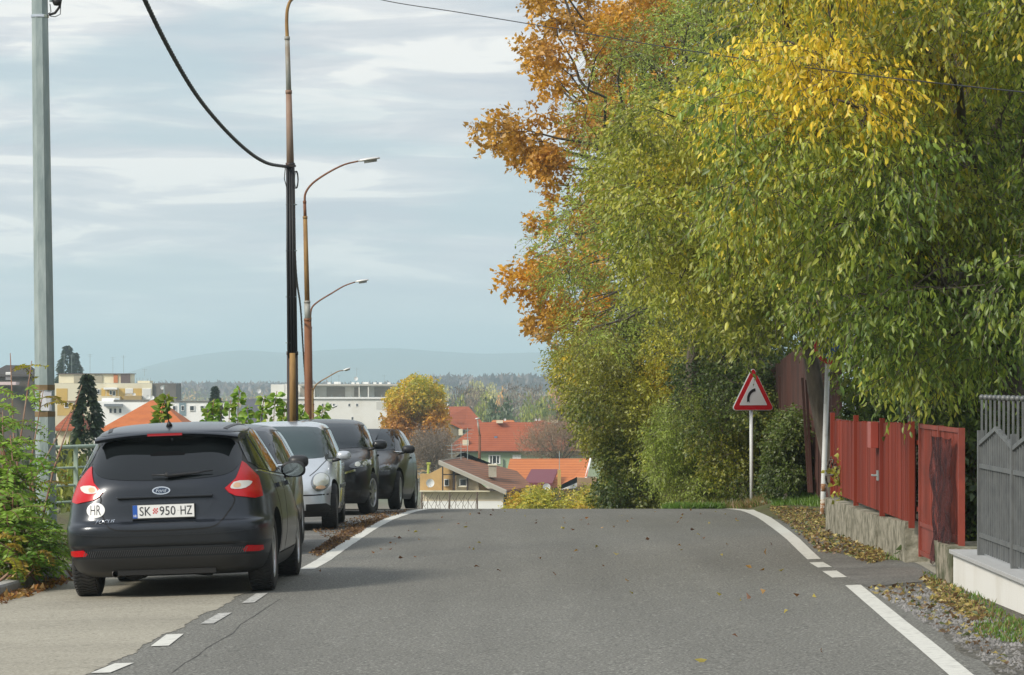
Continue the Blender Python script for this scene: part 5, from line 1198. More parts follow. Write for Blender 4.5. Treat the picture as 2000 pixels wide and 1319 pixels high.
# ---------------------------------------------------------------- shrub with pinnate fronds at the left
def fronds(name, starts, ends, sag, nl, lL, lW, pal, parent, seed, m_=None):
    r = np.random.default_rng(seed); pos=[]; dr=[]; col=[]; mb = MB(); off = Vector(parent.location); pal = np.array(pal)
    for a, b in zip(starts, ends):
        a, b = Vector(a), Vector(b); d = b-a; side = d.cross(Vector((0,0,1))).normalized(); tw_ = r.uniform(-.5,.5); side = (side*math.cos(tw_)+Vector((0,0,1))*math.sin(tw_)).normalized()
        pts = []; c = pal[r.integers(len(pal))]*r.uniform(.75,1.25); s_ = sag*r.uniform(.5,1.4)
        for i in range(nl):
            f = i/(nl-1); p = a+d*f+Vector((0,0,4*s_*f*(1-f)-s_*f*f*1.2)); pts.append(p-off)
            if f > .12:
                for sg in (-1,1):
                    pos.append(tuple(p-off)); q = side*sg+d.normalized()*.35+Vector((0,0,-.25)); dr.append(tuple(q+Vector(r.normal(size=3)*.12))); col.append(c*r.uniform(.85,1.15))
        mb.tube(pts[::3]+[pts[-1]], [.004]*len(pts[::3])+[.0015], 4)
    o = leaf_mesh(name, np.array(pos), np.array(dr), lL*r.uniform(.8,1.15,len(pos)), lW, np.array(col), parent, m_ or lm_big, .1, r)
    mb.build('frond_stems', mat('green_stem', (.16,.10,.05), .8), parent, True); return o
def shrub(name, label, base, tips, nf, seed, pal, fl=.42, Yj=.5):
    r = random.Random(seed); b = Vector(base); b.z = gz(b.x,b.y)+.05; t = empty(name, b, 0, label, 'shrub', 'shrubs in the left planting bed'); mb = MB(); st = []; en = []
    for (px,py,Y) in tips:
        e = P(px,py,Y); m_ = b.lerp(e,.5)+Vector((r.uniform(-.15,.15),r.uniform(-.2,.2),.1)); s0 = b+Vector((r.uniform(-.25,.25),r.uniform(-.2,.2),0)); pts = [s0-b, m_-b, e-b]; mb.tube(pts, [.014,.010,.004], 6)
        for _ in range(nf):
            f = r.uniform(.12,1); p = (s0.lerp(m_,f*2) if f < .5 else m_.lerp(e,f*2-1)); a = r.uniform(0,6.28); L_ = fl*r.uniform(.7,1.2); st.append(p); en.append(p+Vector((math.cos(a)*L_,math.sin(a)*L_,r.uniform(-.1,.25)*L_)))
    mb.build('stems', mat('reddish_stem', (.22,.085,.05), .8, col2=(.30,.22,.16), nscale=6), t, True); fronds('fronds', st, en, .05, 15, .068, .024, pal, t, seed); return t
LG=(.19,.36,.035); LG2=(.29,.46,.055); LY=(.38,.36,.04); LO=(.42,.30,.04)
shrub('pinnate_shrub', 'bright green shrub with feather leaves in front of the galvanised pole', P(40,1130,31.3), [(5,800,31.2),(20,850,31.0),(-20,760,31.5),(60,905,31.0),(-50,820,31.5),(20,900,30.8),(0,960,30.6),(45,1030,30.7),(-10,1020,30.5),(30,1070,30.5),(85,1070,30.9),(-60,700,31.4),(10,1090,30.4),(10,1000,30.3),(25,960,30.4),(-40,900,30.8),(-10,860,30.9),(60,1040,30.4),(-20,880,31)], 18, 3, [LG,LG2,LG2,LG2,(.13,.25,.03)], .40)
shrub('pinnate_shrub', 'thin reddish sapling with sparse yellowing leaves beside the galvanised pole', P(48,1130,32.2), [(62,705,32),(85,760,32.2),(160,752,32.4),(20,690,32.4),(140,800,32.6),(-5,720,32.2)], 4, 4, [LY,LG2,(.42,.33,.04)], .34)
shrub('pinnate_shrub', 'low orange tinted weeds along the left kerb', P(40,1140,30.4), [(0,1060,30.1),(30,1040,30.2),(70,1085,30.3),(10,1100,30.0),(110,1090,30.6)], 7, 5, [LO,LY,LG,LG], .2)
shrub('pinnate_shrub', 'green foliage at the foot of the galvanised pole', P(100,1120,32.4), [(100,1050,32.2),(115,1070,32.3),(70,1050,32.2),(105,1040,32.6)], 8, 6, [LG,LG2,(.09,.18,.025)], .28)
# leafy shoots rising behind the parked cars
def shoot(pts, label, nl, size, seed, pal=(LG,LG2,LIM)):
    r = np.random.default_rng(seed); b = P(*pts[0]); b.z = gz(b.x,b.y); t = empty('climbing_shoot', b, 0, label, 'climber', 'leafy shoots behind the cars'); q = [P(*p)-b for p in pts]
    mb = MB(); mb.tube([Vector((0,0,0))]+q[1:], [.012]+[.007]*(len(q)-1), 6); mb.build('stem', mat('reddish_stem', (.22,.085,.05)), t, True); pos=[]; dr=[]
    for i in range(nl):
        f = r.uniform(.0,1)*(len(q)-2)+1; k = min(int(f), len(q)-2); p = q[k].lerp(q[k+1], f-k); a = r.uniform(0,6.28); d_ = Vector((math.cos(a),math.sin(a)*.6,-.6+r.uniform(0,.7))); pos.append(tuple(p+d_*.03)); dr.append(tuple(d_))
    pal = np.array(pal); col = pal[r.integers(len(pal), size=nl)]*r.uniform(.8,1.2,size=(nl,1)); leaf_mesh('leaves', np.array(pos), np.array(dr), size*r.uniform(.6,1.2,nl), size*.85, col, t, lm_big, .15, r, fine=True); return t
shoot([(318,880,46),(312,826,46),(318,795,46),(327,770,46)], 'yellow green vine shoot standing behind the car antenna', 60, .13, 1, ((.16,.27,.03),(.28,.34,.04)))
for k, (a, b, c, lb) in enumerate([(412,800,780,'left'),(428,812,790,''),(445,806,782,''),(462,790,757,'tall'),(478,818,792,''),(402,815,795,'')]):
    shoot([(a,880,60),(a+2,835,60),(a+3,b,60),(a+6,c,60)], ['leftmost leafy shoot of the clump over the dark hatchback roof','short leafy shoot second in the clump over the hatchback roof','middle leafy shoot over the hatchback roof','tallest leafy shoot over the right end of the hatchback roof','short rightmost leafy shoot near the slate roof','lowest leafy tip at the left of the clump over the roof'][k], 34, .13, 10+k)
for k, (a, b, c) in enumerate([(512,800,775),(536,790,764),(556,806,785),(588,818,800),(628,812,790),(572,812,793)]):
    shoot([(a-4,880,62),(a-2,835,62),(a,b,62),(a+5,c,62)], ['twisting leafy shoot left of the dark lamp post, in front of the white flats','tallest twisting leafy shoot in front of the white flats','leafy shoot touching the left side of the dark lamp post','small leafy tip between the first two lamp posts','leafy shoot right of the second lamp post','leafy tip low against the dark lamp post'][k], 46, .14, 30+k)
# ---------------------------------------------------------------- grass, litter
def inside_pts(px_poly, n, seed, yr=(20,75), xr=(-7,6)):
    r = np.random.default_rng(seed); P_ = [G(*p) for p in px_poly]; X = r.uniform(min(p.x for p in P_),max(p.x for p in P_),n*6); Y = r.uniform(min(p.y for p in P_),max(p.y for p in P_),n*6); k = inpoly(X, Y, [(p.x,p.y) for p in P_]); return X[k][:n], Y[k][:n]
def grass(polys, label, h, seed, pal, name='grass'):
    pos=[]; 
    for poly, n in polys: X, Y = inside_pts(poly, n, seed); pos.append(np.stack([X,Y,T(X,Y)-.01],1))
    pos = np.concatenate(pos); r = np.random.default_rng(seed); n = len(pos); d = r.normal(size=(n,3))*.35+np.array([0,0,1]); pal = np.array(pal); col = pal[r.integers(len(pal), size=n)]*r.uniform(.7,1.3,size=(n,1)); o = leaf_mesh(name, pos, d, h*r.uniform(.5,1.3,n), .014, col, None, lm_big, .1, r, .3); return tag(o, label, 'grass', kind='stuff')
GR=(.10,.20,.025); GR2=(.15,.27,.03); GD=(.26,.20,.07)
grass([([(1500,960),(1600,958),(1602,992),(1510,990)], 4200), ([(1290,990),(1345,962),(1430,975),(1420,992)], 3500)], 'bright green grass patch between the two sign posts', .13, 41, [GR,GR2,GR2])
grass([([(1330,960),(1560,945),(1500,985),(1400,993)], 3800)], 'dry brown grass and stalks round the foot of the warning sign', .17, 42, [GD,(.30,.19,.08),GR])
grass([([(1900,1225),(2000,1215),(2000,1262),(1920,1250)], 700),([(1800,1120),(1880,1140),(1990,1220),(1930,1215),(1850,1170)], 900),([(1625,970),(1720,1005),(1712,1055),(1622,1022)], 350),([(1715,1086),(1790,1092),(1785,1100),(1720,1096)], 260)], 'sparse green weeds in the gravel under the white wall', .055, 43, [GR,GR2,GD])
def litter(regions, label, size, seed, pal, name='fallen_leaves'):
    pos=[]; r = np.random.default_rng(seed)
    for poly, n, zo in regions: X, Y = inside_pts(poly, n, seed+n); pos.append(np.stack([X,Y,T(X,Y)+zo+r.uniform(0,.02,len(X))],1))
    pos = np.concatenate(pos); n = len(pos); d = r.normal(size=(n,3))*np.array([1,1,.22]); pal = np.array(pal); col = pal[r.integers(len(pal), size=n)]*r.uniform(.6,1.3,size=(n,1))
    o = leaf_mesh(name, pos, d, size*r.uniform(.6,1.3,n), size*.6*r.uniform(.7,1.2,n), col, None, lm_big, .3, r, .25); return tag(o, label, 'leaves', kind='stuff')
LB=[(.36,.24,.09),(.24,.14,.06),(.48,.37,.12),(.17,.10,.05),(.50,.41,.12),(.13,.16,.05)]
litter([([(1500,992),(1600,1000),(1625,1030),(1712,1062),(1700,1074),(1640,1085),(1600,1082),(1560,1045)], 2600, .01), ([(1650,1085),(1720,1066),(1735,1095),(1700,1104)], 900, .01), ([(1800,1130),(1860,1150),(1940,1215),(1900,1218),(1840,1180)], 1100, .01), ([(1690,1150),(1800,1140),(1950,1260),(1990,1310),(1900,1270)], 240, .008)], 'yellow and brown leaves heaped on the right verge', .05, 51, LB)
litter([([(604,1085),(640,1060),(690,1030),(740,1012),(758,1010),(700,1045),(655,1072),(622,1090)], 2200, .015), ([(250,1112),(480,1100),(470,1116),(240,1124)], 300, .015), ([(610,1040),(740,1003),(800,998),(790,1004),(640,1056)], 700, .015)], 'brown leaves drifted along the line beside the parked cars', .036, 52, [(.20,.10,.04),(.14,.07,.03),(.30,.17,.05),(.10,.055,.03)])
litter([([(0,1174),(130,1134),(135,1142),(0,1186)], 240, .03)], 'orange leaves in the gutter along the left kerb', .07, 53, [(.40,.18,.04),(.22,.10,.04),(.34,.2,.05)])
litter([([(620,1120),(900,1000),(1400,1000),(1560,1100),(1650,1180),(1100,1160),(640,1150)], 85, .014), ([(1500,1120),(1700,1250),(1800,1319),(1300,1319)], 7, .02)], 'single leaves scattered over the asphalt road', .06, 54, [(.30,.13,.04),(.36,.2,.05),(.16,.07,.03),(.42,.34,.06)])
# pebbles in the gravel
X, Y = inside_pts([(1700,1155),(1880,1150),(2000,1260),(2000,1319),(1960,1319)], 1500, 61); r_ = np.random.default_rng(61); mb = MB()
for x, y in zip(X, Y):
    s_ = r_.uniform(.008,.022); z = gz(x,y)+.008; a = r_.uniform(0,6.28); q = [(x+s_*math.cos(a+k*1.571)*r_.uniform(.7,1.2), y+s_*math.sin(a+k*1.571)*r_.uniform(.7,1.2), z) for k in range(4)]; t_ = (x,y,z+s_*.8)
    k = len(mb.v); mb.v += q+[t_]; mb.f += [(k,k+1,k+4),(k+1,k+2,k+4),(k+2,k+3,k+4),(k+3,k,k+4)]; mb.m += [0]*4
tag(mb.build('pebbles', mat('pebble', (.26,.25,.24), .9, col2=(.10,.097,.092), nscale=3)), 'loose grey pebbles beside the right edge line', 'gravel', kind='stuff')
# ============================================================ THE TOWN IN THE VALLEY
def W3(px, py, Y): return P(px, py, Y)
white_w = mat('aged_white_render', (.74,.73,.67), .9, col2=(.58,.55,.46), nscale=.12, contrast=(.45,.75), detail=8)
cream_w = mat('cream_render', (.66,.61,.45), .9, col2=(.50,.40,.25), nscale=.16, contrast=(.5,.75), detail=8)
yellow_w = mat('yellow_render', (.58,.39,.09), .9, col2=(.50,.33,.09), nscale=.3)
grey_w = mat('grey_render', (.17,.155,.13), .9, col2=(.12,.11,.10), nscale=.3); dark_w = mat('dark_render', (.10,.07,.065), .9)
plain_white = mat('clean_white', (.80,.80,.77), .8); win_d = mat('window_dark', (.03,.035,.042), .15, spec=.6); shut = mat('white_shutter', (.62,.62,.60), .7); bgrey = mat('blue_grey_panel', (.22,.30,.33), .8)
orange_t = mat('orange_tiles', (.50,.145,.035), .85, col2=(.40,.11,.03), nscale=.8, stretch=(1,1,3)); 
def tiles(name, a, b, sc=1.0):
    m = bpy.data.materials.new(name); m.use_nodes = True; t = m.node_tree; MATS[name] = m; bs = t.nodes['Principled BSDF']; bs.inputs['Roughness'].default_value = .9
    c = t.nodes.new('ShaderNodeTexCoord'); w = t.nodes.new('ShaderNodeTexWave'); w.wave_type = 'BANDS'; w.bands_direction = 'Z'; w.inputs['Scale'].default_value = 1.6*sc; w.inputs['Distortion'].default_value = 1.2; w.inputs['Detail'].default_value = 3; w.inputs['Detail Scale'].default_value = 3
    n = t.nodes.new('ShaderNodeTexNoise'); n.inputs['Scale'].default_value = .5*sc; n.inputs['Detail'].default_value = 9; n.inputs['Roughness'].default_value = .75
    t.links.new(c.outputs['Object'], w.inputs[0]); t.links.new(c.outputs['Object'], n.inputs[0]); m1 = t.nodes.new('ShaderNodeMix'); m1.data_type = 'FLOAT'; m1.inputs[0].default_value = .65
    t.links.new(w.outputs['Fac'], m1.inputs[2]); t.links.new(n.outputs['Fac'], m1.inputs[3]); r = t.nodes.new('ShaderNodeValToRGB'); r.color_ramp.elements[0].position = .3; r.color_ramp.elements[1].position = .7; r.color_ramp.elements[0].color = (*a,1); r.color_ramp.elements[1].color = (*b,1)
    t.links.new(m1.outputs[0], r.inputs[0]); t.links.new(r.outputs[0], bs.inputs['Base Color']); return m
red_t = tiles('red_tiles', (.24,.055,.020), (.35,.092,.034)); brown_t = tiles('brown_tiles', (.13,.062,.035), (.27,.11,.05), 1.6); oran_t = tiles('orange_tiles_worn', (.40,.115,.03), (.53,.17,.045)); maroon = mat('maroon_sheet', (.16,.035,.045), .5); slate = mat('slate_roof', (.09,.09,.105), .7)
class Bld:
    """a building seen across the valley; everything in photo rows/columns at one distance, built with real depth"""
    def __init__(s, name, label, cat, px, py, Y, group=None):
        s.Y = Y; s.o = P(px, py, Y); s.o.z = gz(s.o.x, Y); s.t = empty(name, s.o, 0, label, cat, group); s.k = F/Y
    def q(s, px, py, dy=0): 
        p = P(px, py, s.Y)-s.o; return Vector((p.x, p.y+dy, p.z))
    def box(s, name, x0, x1, y0, y1, m_, dy=0, depth=10, parent=None):
        a = s.q(x0,y1,dy); b = s.q(x1,y0,dy); mb = MB(); mb.box((a.x,a.y,a.z),(b.x,a.y+depth,b.z)); return mb.build(name, m_, parent or s.t)
    def down(s, name, x0, x1, y0, m_, dy=0, depth=10):
        a = s.q(x0,y0,dy); b = s.q(x1,y0,dy); mb = MB(); mb.box((a.x,a.y,-1),(b.x,a.y+depth,a.z)); return mb.build(name, m_, s.t)
    def win(s, x0, x1, y0, y1, m_=None, dy=0, fm=None):
        w = s.box('window', x0, x1, y0, y1, fm or plain_white, dy-.06, .12); i = .14*(x1-x0); j = .12*(y1-y0); s.box('pane', x0+i, x1-i, y0+j, y1-j, m_ or win_d, dy-.085, .03, w); return w
    def dish(s, px, py, r_, dy=-1, parent=None):
        c = s.q(px,py,dy); mb = MB(); rr = r_/s.k; prof = [(rr*f, -.25*rr*(1-f*f)*-1) for f in (1,.75,.5,.25,0)]
        mb.lathe([(rr*f, .25*rr*(1-f*f)) for f in (0.001,.3,.6,.85,1)], ax='y', n=18); mb.lathe([(rr*f, .25*rr*(1-f*f)+.03) for f in (0.001,.5,1)], ax='y', n=18); mb.tube([(0,.2*rr,0),(0,.6*rr+.2,-rr*1.2)], .03, 5); mb.tube([(0,.2*rr,-rr*.9),(0,-rr*.7,0)], .015, 4)
        o = mb.build('satellite_dish', plain_white, parent or s.t, True, M=Matrix.Translation(c)@Matrix.Rotation(R(20),4,'Z')); return o
    def mast(s, px, y0, y1, dy=3, bars=2, r_=.035):
        a = s.q(px,y0,dy); b = s.q(px,y1,dy); mb = MB(); mb.tube([b,a], r_, 4)
        for k in range(bars): z = a-Vector((0,0,.15+.28*k)); mb.tube([z-Vector((.45-.1*k,0,0)), z+Vector((.45-.1*k,0,0))], .018, 4)
        return mb.build('antenna', galv, s.t)
    def hip(s, name, x0, x1, xr0, xr1, ye, yr, m_, dy=-.5, depth=10, ov=.4):
        a = s.q(x0,ye,dy); b = s.q(x1,ye,dy); ra = s.q(xr0,yr,dy+depth/2); rb = s.q(xr1,yr,dy+depth/2); c = b+Vector((0,depth,0)); d = a+Vector((0,depth,0)); dn = Vector((0,0,-.15))
        mb = MB(); V = [a,b,c,d,ra,rb]; mb.add([tuple(v) for v in V]+[tuple(v+dn) for v in (a,b,c,d)], [(0,1,5,4),(1,2,5),(2,3,4,5),(3,0,4),(0,6,7,1),(1,7,8,2),(2,8,9,3),(3,9,6,0),(6,9,8,7)]); return mb.build(name, m_, s.t)
GT = 'buildings of the town below'
# --- yellow flats, far left
b = Bld('apartment_block', 'yellow and cream flat roofed apartment block with shutters, behind the galvanised pole', 'building', 170, 840, 560, GT)
b.down('wall', -30, 297, 749, cream_w, 0, 12); b.box('penthouse', 110, 250, 731, 748.6, cream_w, 3, 7); b.box('penthouse_roof', 108, 252, 729.5, 731, dark_w, 2.6, 8)
b.box('orange_door', 218, 226, 732, 748, mat('orange_door', (.42,.14,.04), .7), 2.8, .3); b.box('dark_cladding', 232, 250.3, 731.5, 748.4, dark_w, 2.7, .5); b.box('panel', 140, 157, 734, 748, mat('beige_panel', (.30,.27,.20), .8), 2.8, .3); b.box('panel', 180, 196, 734, 748, MATS['beige_panel'], 2.8, .3)
b.box('side_wall', 297.2, 343, 749, 800, grey_w, .5, 9); b.box('parapet', 266, 290, 744, 748.5, cream_w, 2, 5)
for (x0,x1,y0,y1) in ((18,30,759,784),(48,62,759,784),(110,132,759,785),(198,206,759,782),(208,230,759,782),(232,244,759,780),(258,277,759,780),(15,60,790,812),(112,150,790,812)): b.box('yellow_panel', x0, x1, y0, y1, yellow_w, -.05, .2)
for (x0,x1,y0,y1) in ((32,46,760,773),(32,46,786,798),(245,260,759,769),(278,295,759,781),(65,80,760,774)): 
    w = b.box('window', x0, x1, y0, y1, plain_white, -.10, .2); b.box('roller_shutter', x0+1, x1-1, y0+1, y1-1, shut, -.14, .1, w)
for (x0,x1,y0,y1) in ((186,190,760,770),(191,195,760,770),(214,219,762,772),(220,226,763,774),(126,134,786,797),(50,58,788,800)): b.win(x0,x1,y0,y1,None,-.12)
b.box('balcony', 198, 236, 774, 783, cream_w, -1.3, 1.2); b.box('balcony', 244, 278, 773, 782, mat('ochre_wall', (.34,.24,.10), .9), -1.3, 1.2); b.box('awning', 204, 230, 757, 761, plain_white, -1.2, 1.2); b.box('string_course', 0, 200, 783, 785, mat('brown_course', (.25,.15,.10), .9), -.2, .3)
for x,y in ((263,771),(296,778),(248,775)): b.dish(x,y,3.6,-1)
for x,y in ((119,690),(134,692),(170,691),(215,697),(236,694),(277,720)): b.mast(x, y, 735, 4)
for x in (262,268,274,284,289): b.mast(x, 738, 748, 4, 0)
b = Bld('apartment_block', 'bright white block with grey awning above the orange hip roof', 'building', 240, 840, 480, GT)
b.down('wall', 183, 292, 784, plain_white, 0, 10); b.box('upper_wall', 197, 222, 778, 784.4, plain_white, 1, 6); b.box('awning', 205, 240, 789, 794, mat('awning_grey', (.17,.19,.21), .7), -1.2, 1.4); 
for x in (213,222,232): b.win(x,x+6,797,808,None,0)
b.box('railing', 222, 292, 781, 784.5, grey_w, -.1, .1); b.dish(290,776,4,-.3); b.dish(298,777,4,-.3)
b = Bld('apartment_block', 'low white block with blue grey stair panel behind the antenna', 'building', 380, 840, 470, GT)
b.down('wall', 330, 452, 785, plain_white, 0, 10); b.box('coping', 329, 453, 783.5, 785, grey_w, -.2, 10.4); b.box('stair_panel', 350, 363, 787, 812, bgrey, -.08, .2)
for x0,x1 in ((337,344),(354,360),(370,380),(391,399),(410,420)): b.win(x0,x1,792,803,None,-.1)
b.mast(323,752,790,-2,1,.09); b.dish(320,757,4,-2)
b = Bld('hip_roof_house', 'house with bright orange hip roof behind the near hatchback', 'house', 285, 850, 250, GT)
b.down('wall', 205, 360, 838, cream_w, .5, 8); b.hip('roof', 188, 374, 282, 300, 842, 783, orange_t, 0, 9)
b = Bld('tiled_house', 'small house with dull red roof behind the cypress', 'house', 135, 850, 260, GT)
b.down('wall', 108, 160, 836, cream_w, .5, 7); b.hip('roof', 104, 164, 125, 145, 838, 806, red_t, 0, 8)
b = Bld('dark_house', 'dark roofed house on the skyline at the far left edge', 'house', 30, 760, 420, GT)
b.down('wall', -20, 64, 731, mat('brown_wall', (.09,.075,.06), .9), .5, 9); b.hip('roof', -30, 68, 0, 45, 734, 713, mat('dark_tiles', (.05,.042,.038), .9), 0, 10); b.win(10,21,727,742,shut,.5); b.box('canopy', -5, 38, 746, 752, mat('pink_canopy', (.62,.50,.50), .8), -3, 3)
b = Bld('slate_house', 'dark slate roof left of the white flats', 'house', 488, 850, 380, GT)
b.down('wall', 470, 506, 835, grey_w, .5, 8); b.hip('roof', 466, 512, 476, 500, 838, 780, slate, 0, 9)
# --- white flats in the centre
b = Bld('apartment_block', 'long dirty white apartment block with recessed top floor terrace', 'building', 650, 860, 690, GT)
b.down('wall', 504, 848, 779, white_w, 0, 13); b.box('top_floor', 528, 850, 752, 780, white_w, 4, 8); b.box('flat_roof', 583, 776, 750.5, 753.5, mat('roof_edge', (.50,.48,.42), .9), .5, 11.5); b.box('parapet_ledge', 503, 849, 776, 779.2, plain_white, -.4, .6)
b.box('stair_tower', 528, 555, 751, 778, white_w, 1.5, 6); b.box('stair_tower', 556, 563, 750, 778, white_w, 1.5, 5)
for x0,x1,m_ in ((636,672,win_d),(584,594,dark_w),(730,776,grey_w),(690,700,grey_w)): b.box('terrace_shade_panel', x0, x1, 757, 775, mat('terrace_shade_brown', (.27,.24,.20), .9), 3.8, .3)  # brown panels on the set-back wall: terrace shade put into the colour
for x in (612,700,718): b.box('dividing_wall', x, x+2, 753.4, 777, white_w, .8, 3.4)
for x in (599,622,648,664,686,704,728,745): b.mast(x, 771, 779, .2, 0, .06)
for x0,x1 in ((516,520),(585,589),(592,596),(628,631.5),(635,639),(643,647),(650,654),(680,684),(695,699.5),(540,544),(547,551),(605,609)): b.win(x0,x1,788,794.5,None,0)
for x0,x1 in ((585,589),(738,742),(745,749),(634,639),(686,690)): b.win(x0,x1,814,821,None,0)
b.box('patch', 735, 752, 785, 800, mat('patch_cream', (.56,.55,.50), .9), -.04, .1)
for x in (637,652,684,693,713,727,738,755): b.box('chimney', x, x+6, 747, 750.4, plain_white, 5, 1)
b.box('chimney', 650, 663, 746, 750.3, plain_white, 4, 1.5); b.box('chimney', 706, 718, 746.5, 750.2, plain_white, 4, 1.5); b.dish(506,764,4.2,-.3); b.dish(694,740,4,3)
for x,y in ((645,726),(660,732),(749,732),(695,718),(838,735),(846,740),(540,744)): b.mast(x, y, 752, 4)
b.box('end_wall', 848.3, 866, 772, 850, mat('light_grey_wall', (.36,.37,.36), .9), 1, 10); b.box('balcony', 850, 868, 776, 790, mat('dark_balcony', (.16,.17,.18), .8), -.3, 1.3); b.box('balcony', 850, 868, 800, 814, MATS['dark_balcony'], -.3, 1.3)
# --- red roofed houses, centre right
b = Bld('tiled_house', 'grey gabled house with large dull red roof behind the orange tree', 'house', 900, 900, 430, GT)
b.down('wall', 862, 925, 850, mat('taupe_wall', (.20,.18,.13), .9), 1, 10)
mb = MB(); o_ = [b.q(866,795,6), b.q(914,795,6), b.q(952,836,0), b.q(905,836,-1), b.q(866,818,0)]; mb.poly(o_); mb.poly([p+Vector((0,0,-.25)) for p in o_][::-1]); 
for i in range(5): j = (i+1)%5; mb.poly([o_[i],o_[i]+Vector((0,0,-.25)),o_[j]+Vector((0,0,-.25)),o_[j]])
mb.build('roof', red_t, b.t); b.box('gable_wall', 866, 908, 830, 900, MATS['taupe_wall'], .3, .6); 
for y in (797,823,848): b.box('window', 868, 877, y, y+12, plain_white, -1.4, .2)
b.dish(873,791,3.6,-1); b.box('chimney', 896, 904, 838, 850, cream_w, -1.5, 1)
b = Bld('row_house', 'long building with wide red tiled roof and pale green wall', 'house', 1020, 930, 350, GT)
green_w = mat('pale_green_render', (.33,.42,.27), .9, col2=(.26,.27,.19), nscale=.35, contrast=(.48,.8), stretch=(1,1,.3), detail=8)
b.down('wall', 905, 1185, 881, green_w, .6, 10); b.hip('roof', 868, 1215, 936, 1190, 880.5, 826, red_t, 0, 11); b.box('gutter', 872, 1190, 880.6, 882.6, mat('dark_gutter', (.10,.05,.04), .7), -.1, .2)
w = b.win(954,977.5,889,907,None,.6,plain_white); b.box('mullion', 961, 962.5, 890, 906, plain_white, .45, .1, w); b.box('mullion', 969, 970.5, 890, 906, plain_white, .45, .1, w); b.box('white_panel', 1001, 1018, 889, 897, plain_white, .5, .2); b.box('downpipe', 982, 983.4, 897, 925, mat('pipe_grey', (.12,.13,.12), .6), .4, .15)
b.box('roof_window', 965, 971, 853, 858, mat('skylight', (.15,.2,.28), .2), 2.4, .8); b.box('chimney', 969, 982, 822.5, 827.5, cream_w, 4, 1.2); b.box('chimney', 1077, 1091, 822, 827, cream_w, 4, 1.2); b.box('chimney', 903, 915, 860, 872, cream_w, 1, 1)
for x in (986,1047,1054): b.dish(x,821,2.6,5)
b.mast(1149,800,842,4,0); 
b = Bld('tiled_house', 'bright orange roof ridge peeping over the long red roof', 'house', 990, 860, 400, GT); b.down('wall', 958, 1005, 830, cream_w, 1, 7); b.hip('roof', 950, 1012, 962, 1003, 836, 821.5, oran_t, 0, 8)
b = Bld('tiled_house', 'second small roof peeping over the long red roof, further right', 'house', 1060, 860, 410, GT); b.down('wall', 1035, 1075, 832, cream_w, 1, 7); b.hip('roof', 1026, 1085, 1048, 1066, 838, 822, red_t, 0, 8)
# front left house with brown roof
b = Bld('brown_roof_house', 'old beige house with sagging brown tiled roof just below the road crest', 'house', 920, 1030, 235, GT)
beige = mat('beige_render', (.66,.57,.42), .9, col2=(.50,.42,.29), nscale=.5, contrast=(.45,.8), detail=8); ochre = mat('ochre_render', (.60,.40,.17), .9, col2=(.40,.26,.11), nscale=.5)
b.down('wall', 822, 983, 959, beige, 0, 9); b.box('white_band', 822, 982.5, 979, 1000, plain_white, -.05, .2); 
mb = MB(); k_ = [b.q(820,959.2,.3), b.q(957,959.2,.3), b.q(920,931,.3), b.q(873,908,.3), b.q(838,926,.3), b.q(820,926,.3)]; mb.prism(k_, (0,.5,0)); mb.build('gable_wall', ochre, b.t)
mb = MB(); k_ = [b.q(890,958.8,.1), b.q(936,958.8,.1), b.q(934,944,.1), b.q(912,928,.1), b.q(890,927,.1)]; mb.prism(k_, (0,.18,0)); mb.build('infill_wall', beige, b.t)
b.win(867,877,936,950,None,.2); w = b.win(897,912,935,950,None,0); b.box('sill', 895, 914, 950, 951.5, cream_w, -.2, .3, w)
beam = mat('dark_timber', (.045,.032,.028), .9)
for x0,x1,y0,y1 in ((863.5,866,906,958),(884,889,920,958),(911.5,914.5,930,958)): b.box('timber_post', x0,x1,y0,y1, beam, -.35, .25)
b.box('timber_beam', 864, 914, 926, 928, beam, -.3, .2); b.box('ledge', 820, 957, 958, 960.5, cream_w, -.6, .7)
def slab(b, pts, m_, name, th=.22, par=None):
    mb = MB(); v = [b.q(*p) for p in pts]; d = Vector((0,0,-th)); n = len(v); mb.add([tuple(p) for p in v]+[tuple(p+d) for p in v], [tuple(range(n)), tuple(range(n,2*n))[::-1]]+[(i,i+n,(i+1)%n+n,(i+1)%n) for i in range(n)]); return mb.build(name, m_, par or b.t)
rf = slab(b, [(858,900,-1.0),(988,958,-1.0),(1040,952,2.5),(1010,925,6.5),(906,896,6.5)], brown_t, 'roof')
slab(b, [(857,899,-1.08),(988,958,-1.08),(990,956.5,-1.0),(859,898,-1.0)], mat('weathered_board', (.40,.37,.31), .9), 'barge_board', .28, rf); slab(b, [(860,899.3,-.6),(906,895.5,6.4),(908,894.6,6.6),(862,898.0,-.6)], MATS['weathered_board'], 'ridge_flashing', .12, rf)
b.box('chimney', 954, 969.5, 910, 933, mat('chimney_render', (.45,.42,.34), .9, col2=(.3,.27,.2), nscale=1.5), 1.0, 1.0, rf); b.box('chimney_top', 952.8, 970.8, 908, 910.2, cream_w, .9, 1.2, rf); 
b.dish(841,943,8.4,-.9)
for x,y in ((881,868),(899,866),(912,837)): b.mast(x, y, 900, 3, 3, .03)
slab(b, [(855,925,6),(900,886,6),(960,910,6),(970,925,6)], mat('grey_old_tiles', (.13,.10,.08), .9), 'rear_roof')
for k in range(9): x = 940+k*5; 
b2 = Bld('flat_annex', 'grey annex wall between the beige house and the golden shrubs', 'house', 1000, 1030, 238, GT); b2.down('wall', 984, 1050, 960, grey_w, .3, 7); b2.box('eave', 984, 1048, 957.5, 960, beam, -.4, 1)
b = Bld('tiled_house', 'orange roofed house with maroon sheet extension and yellow chimney', 'house', 1080, 1030, 275, GT)
b.down('wall', 1000, 1140, 936, cream_w, 1.5, 8)
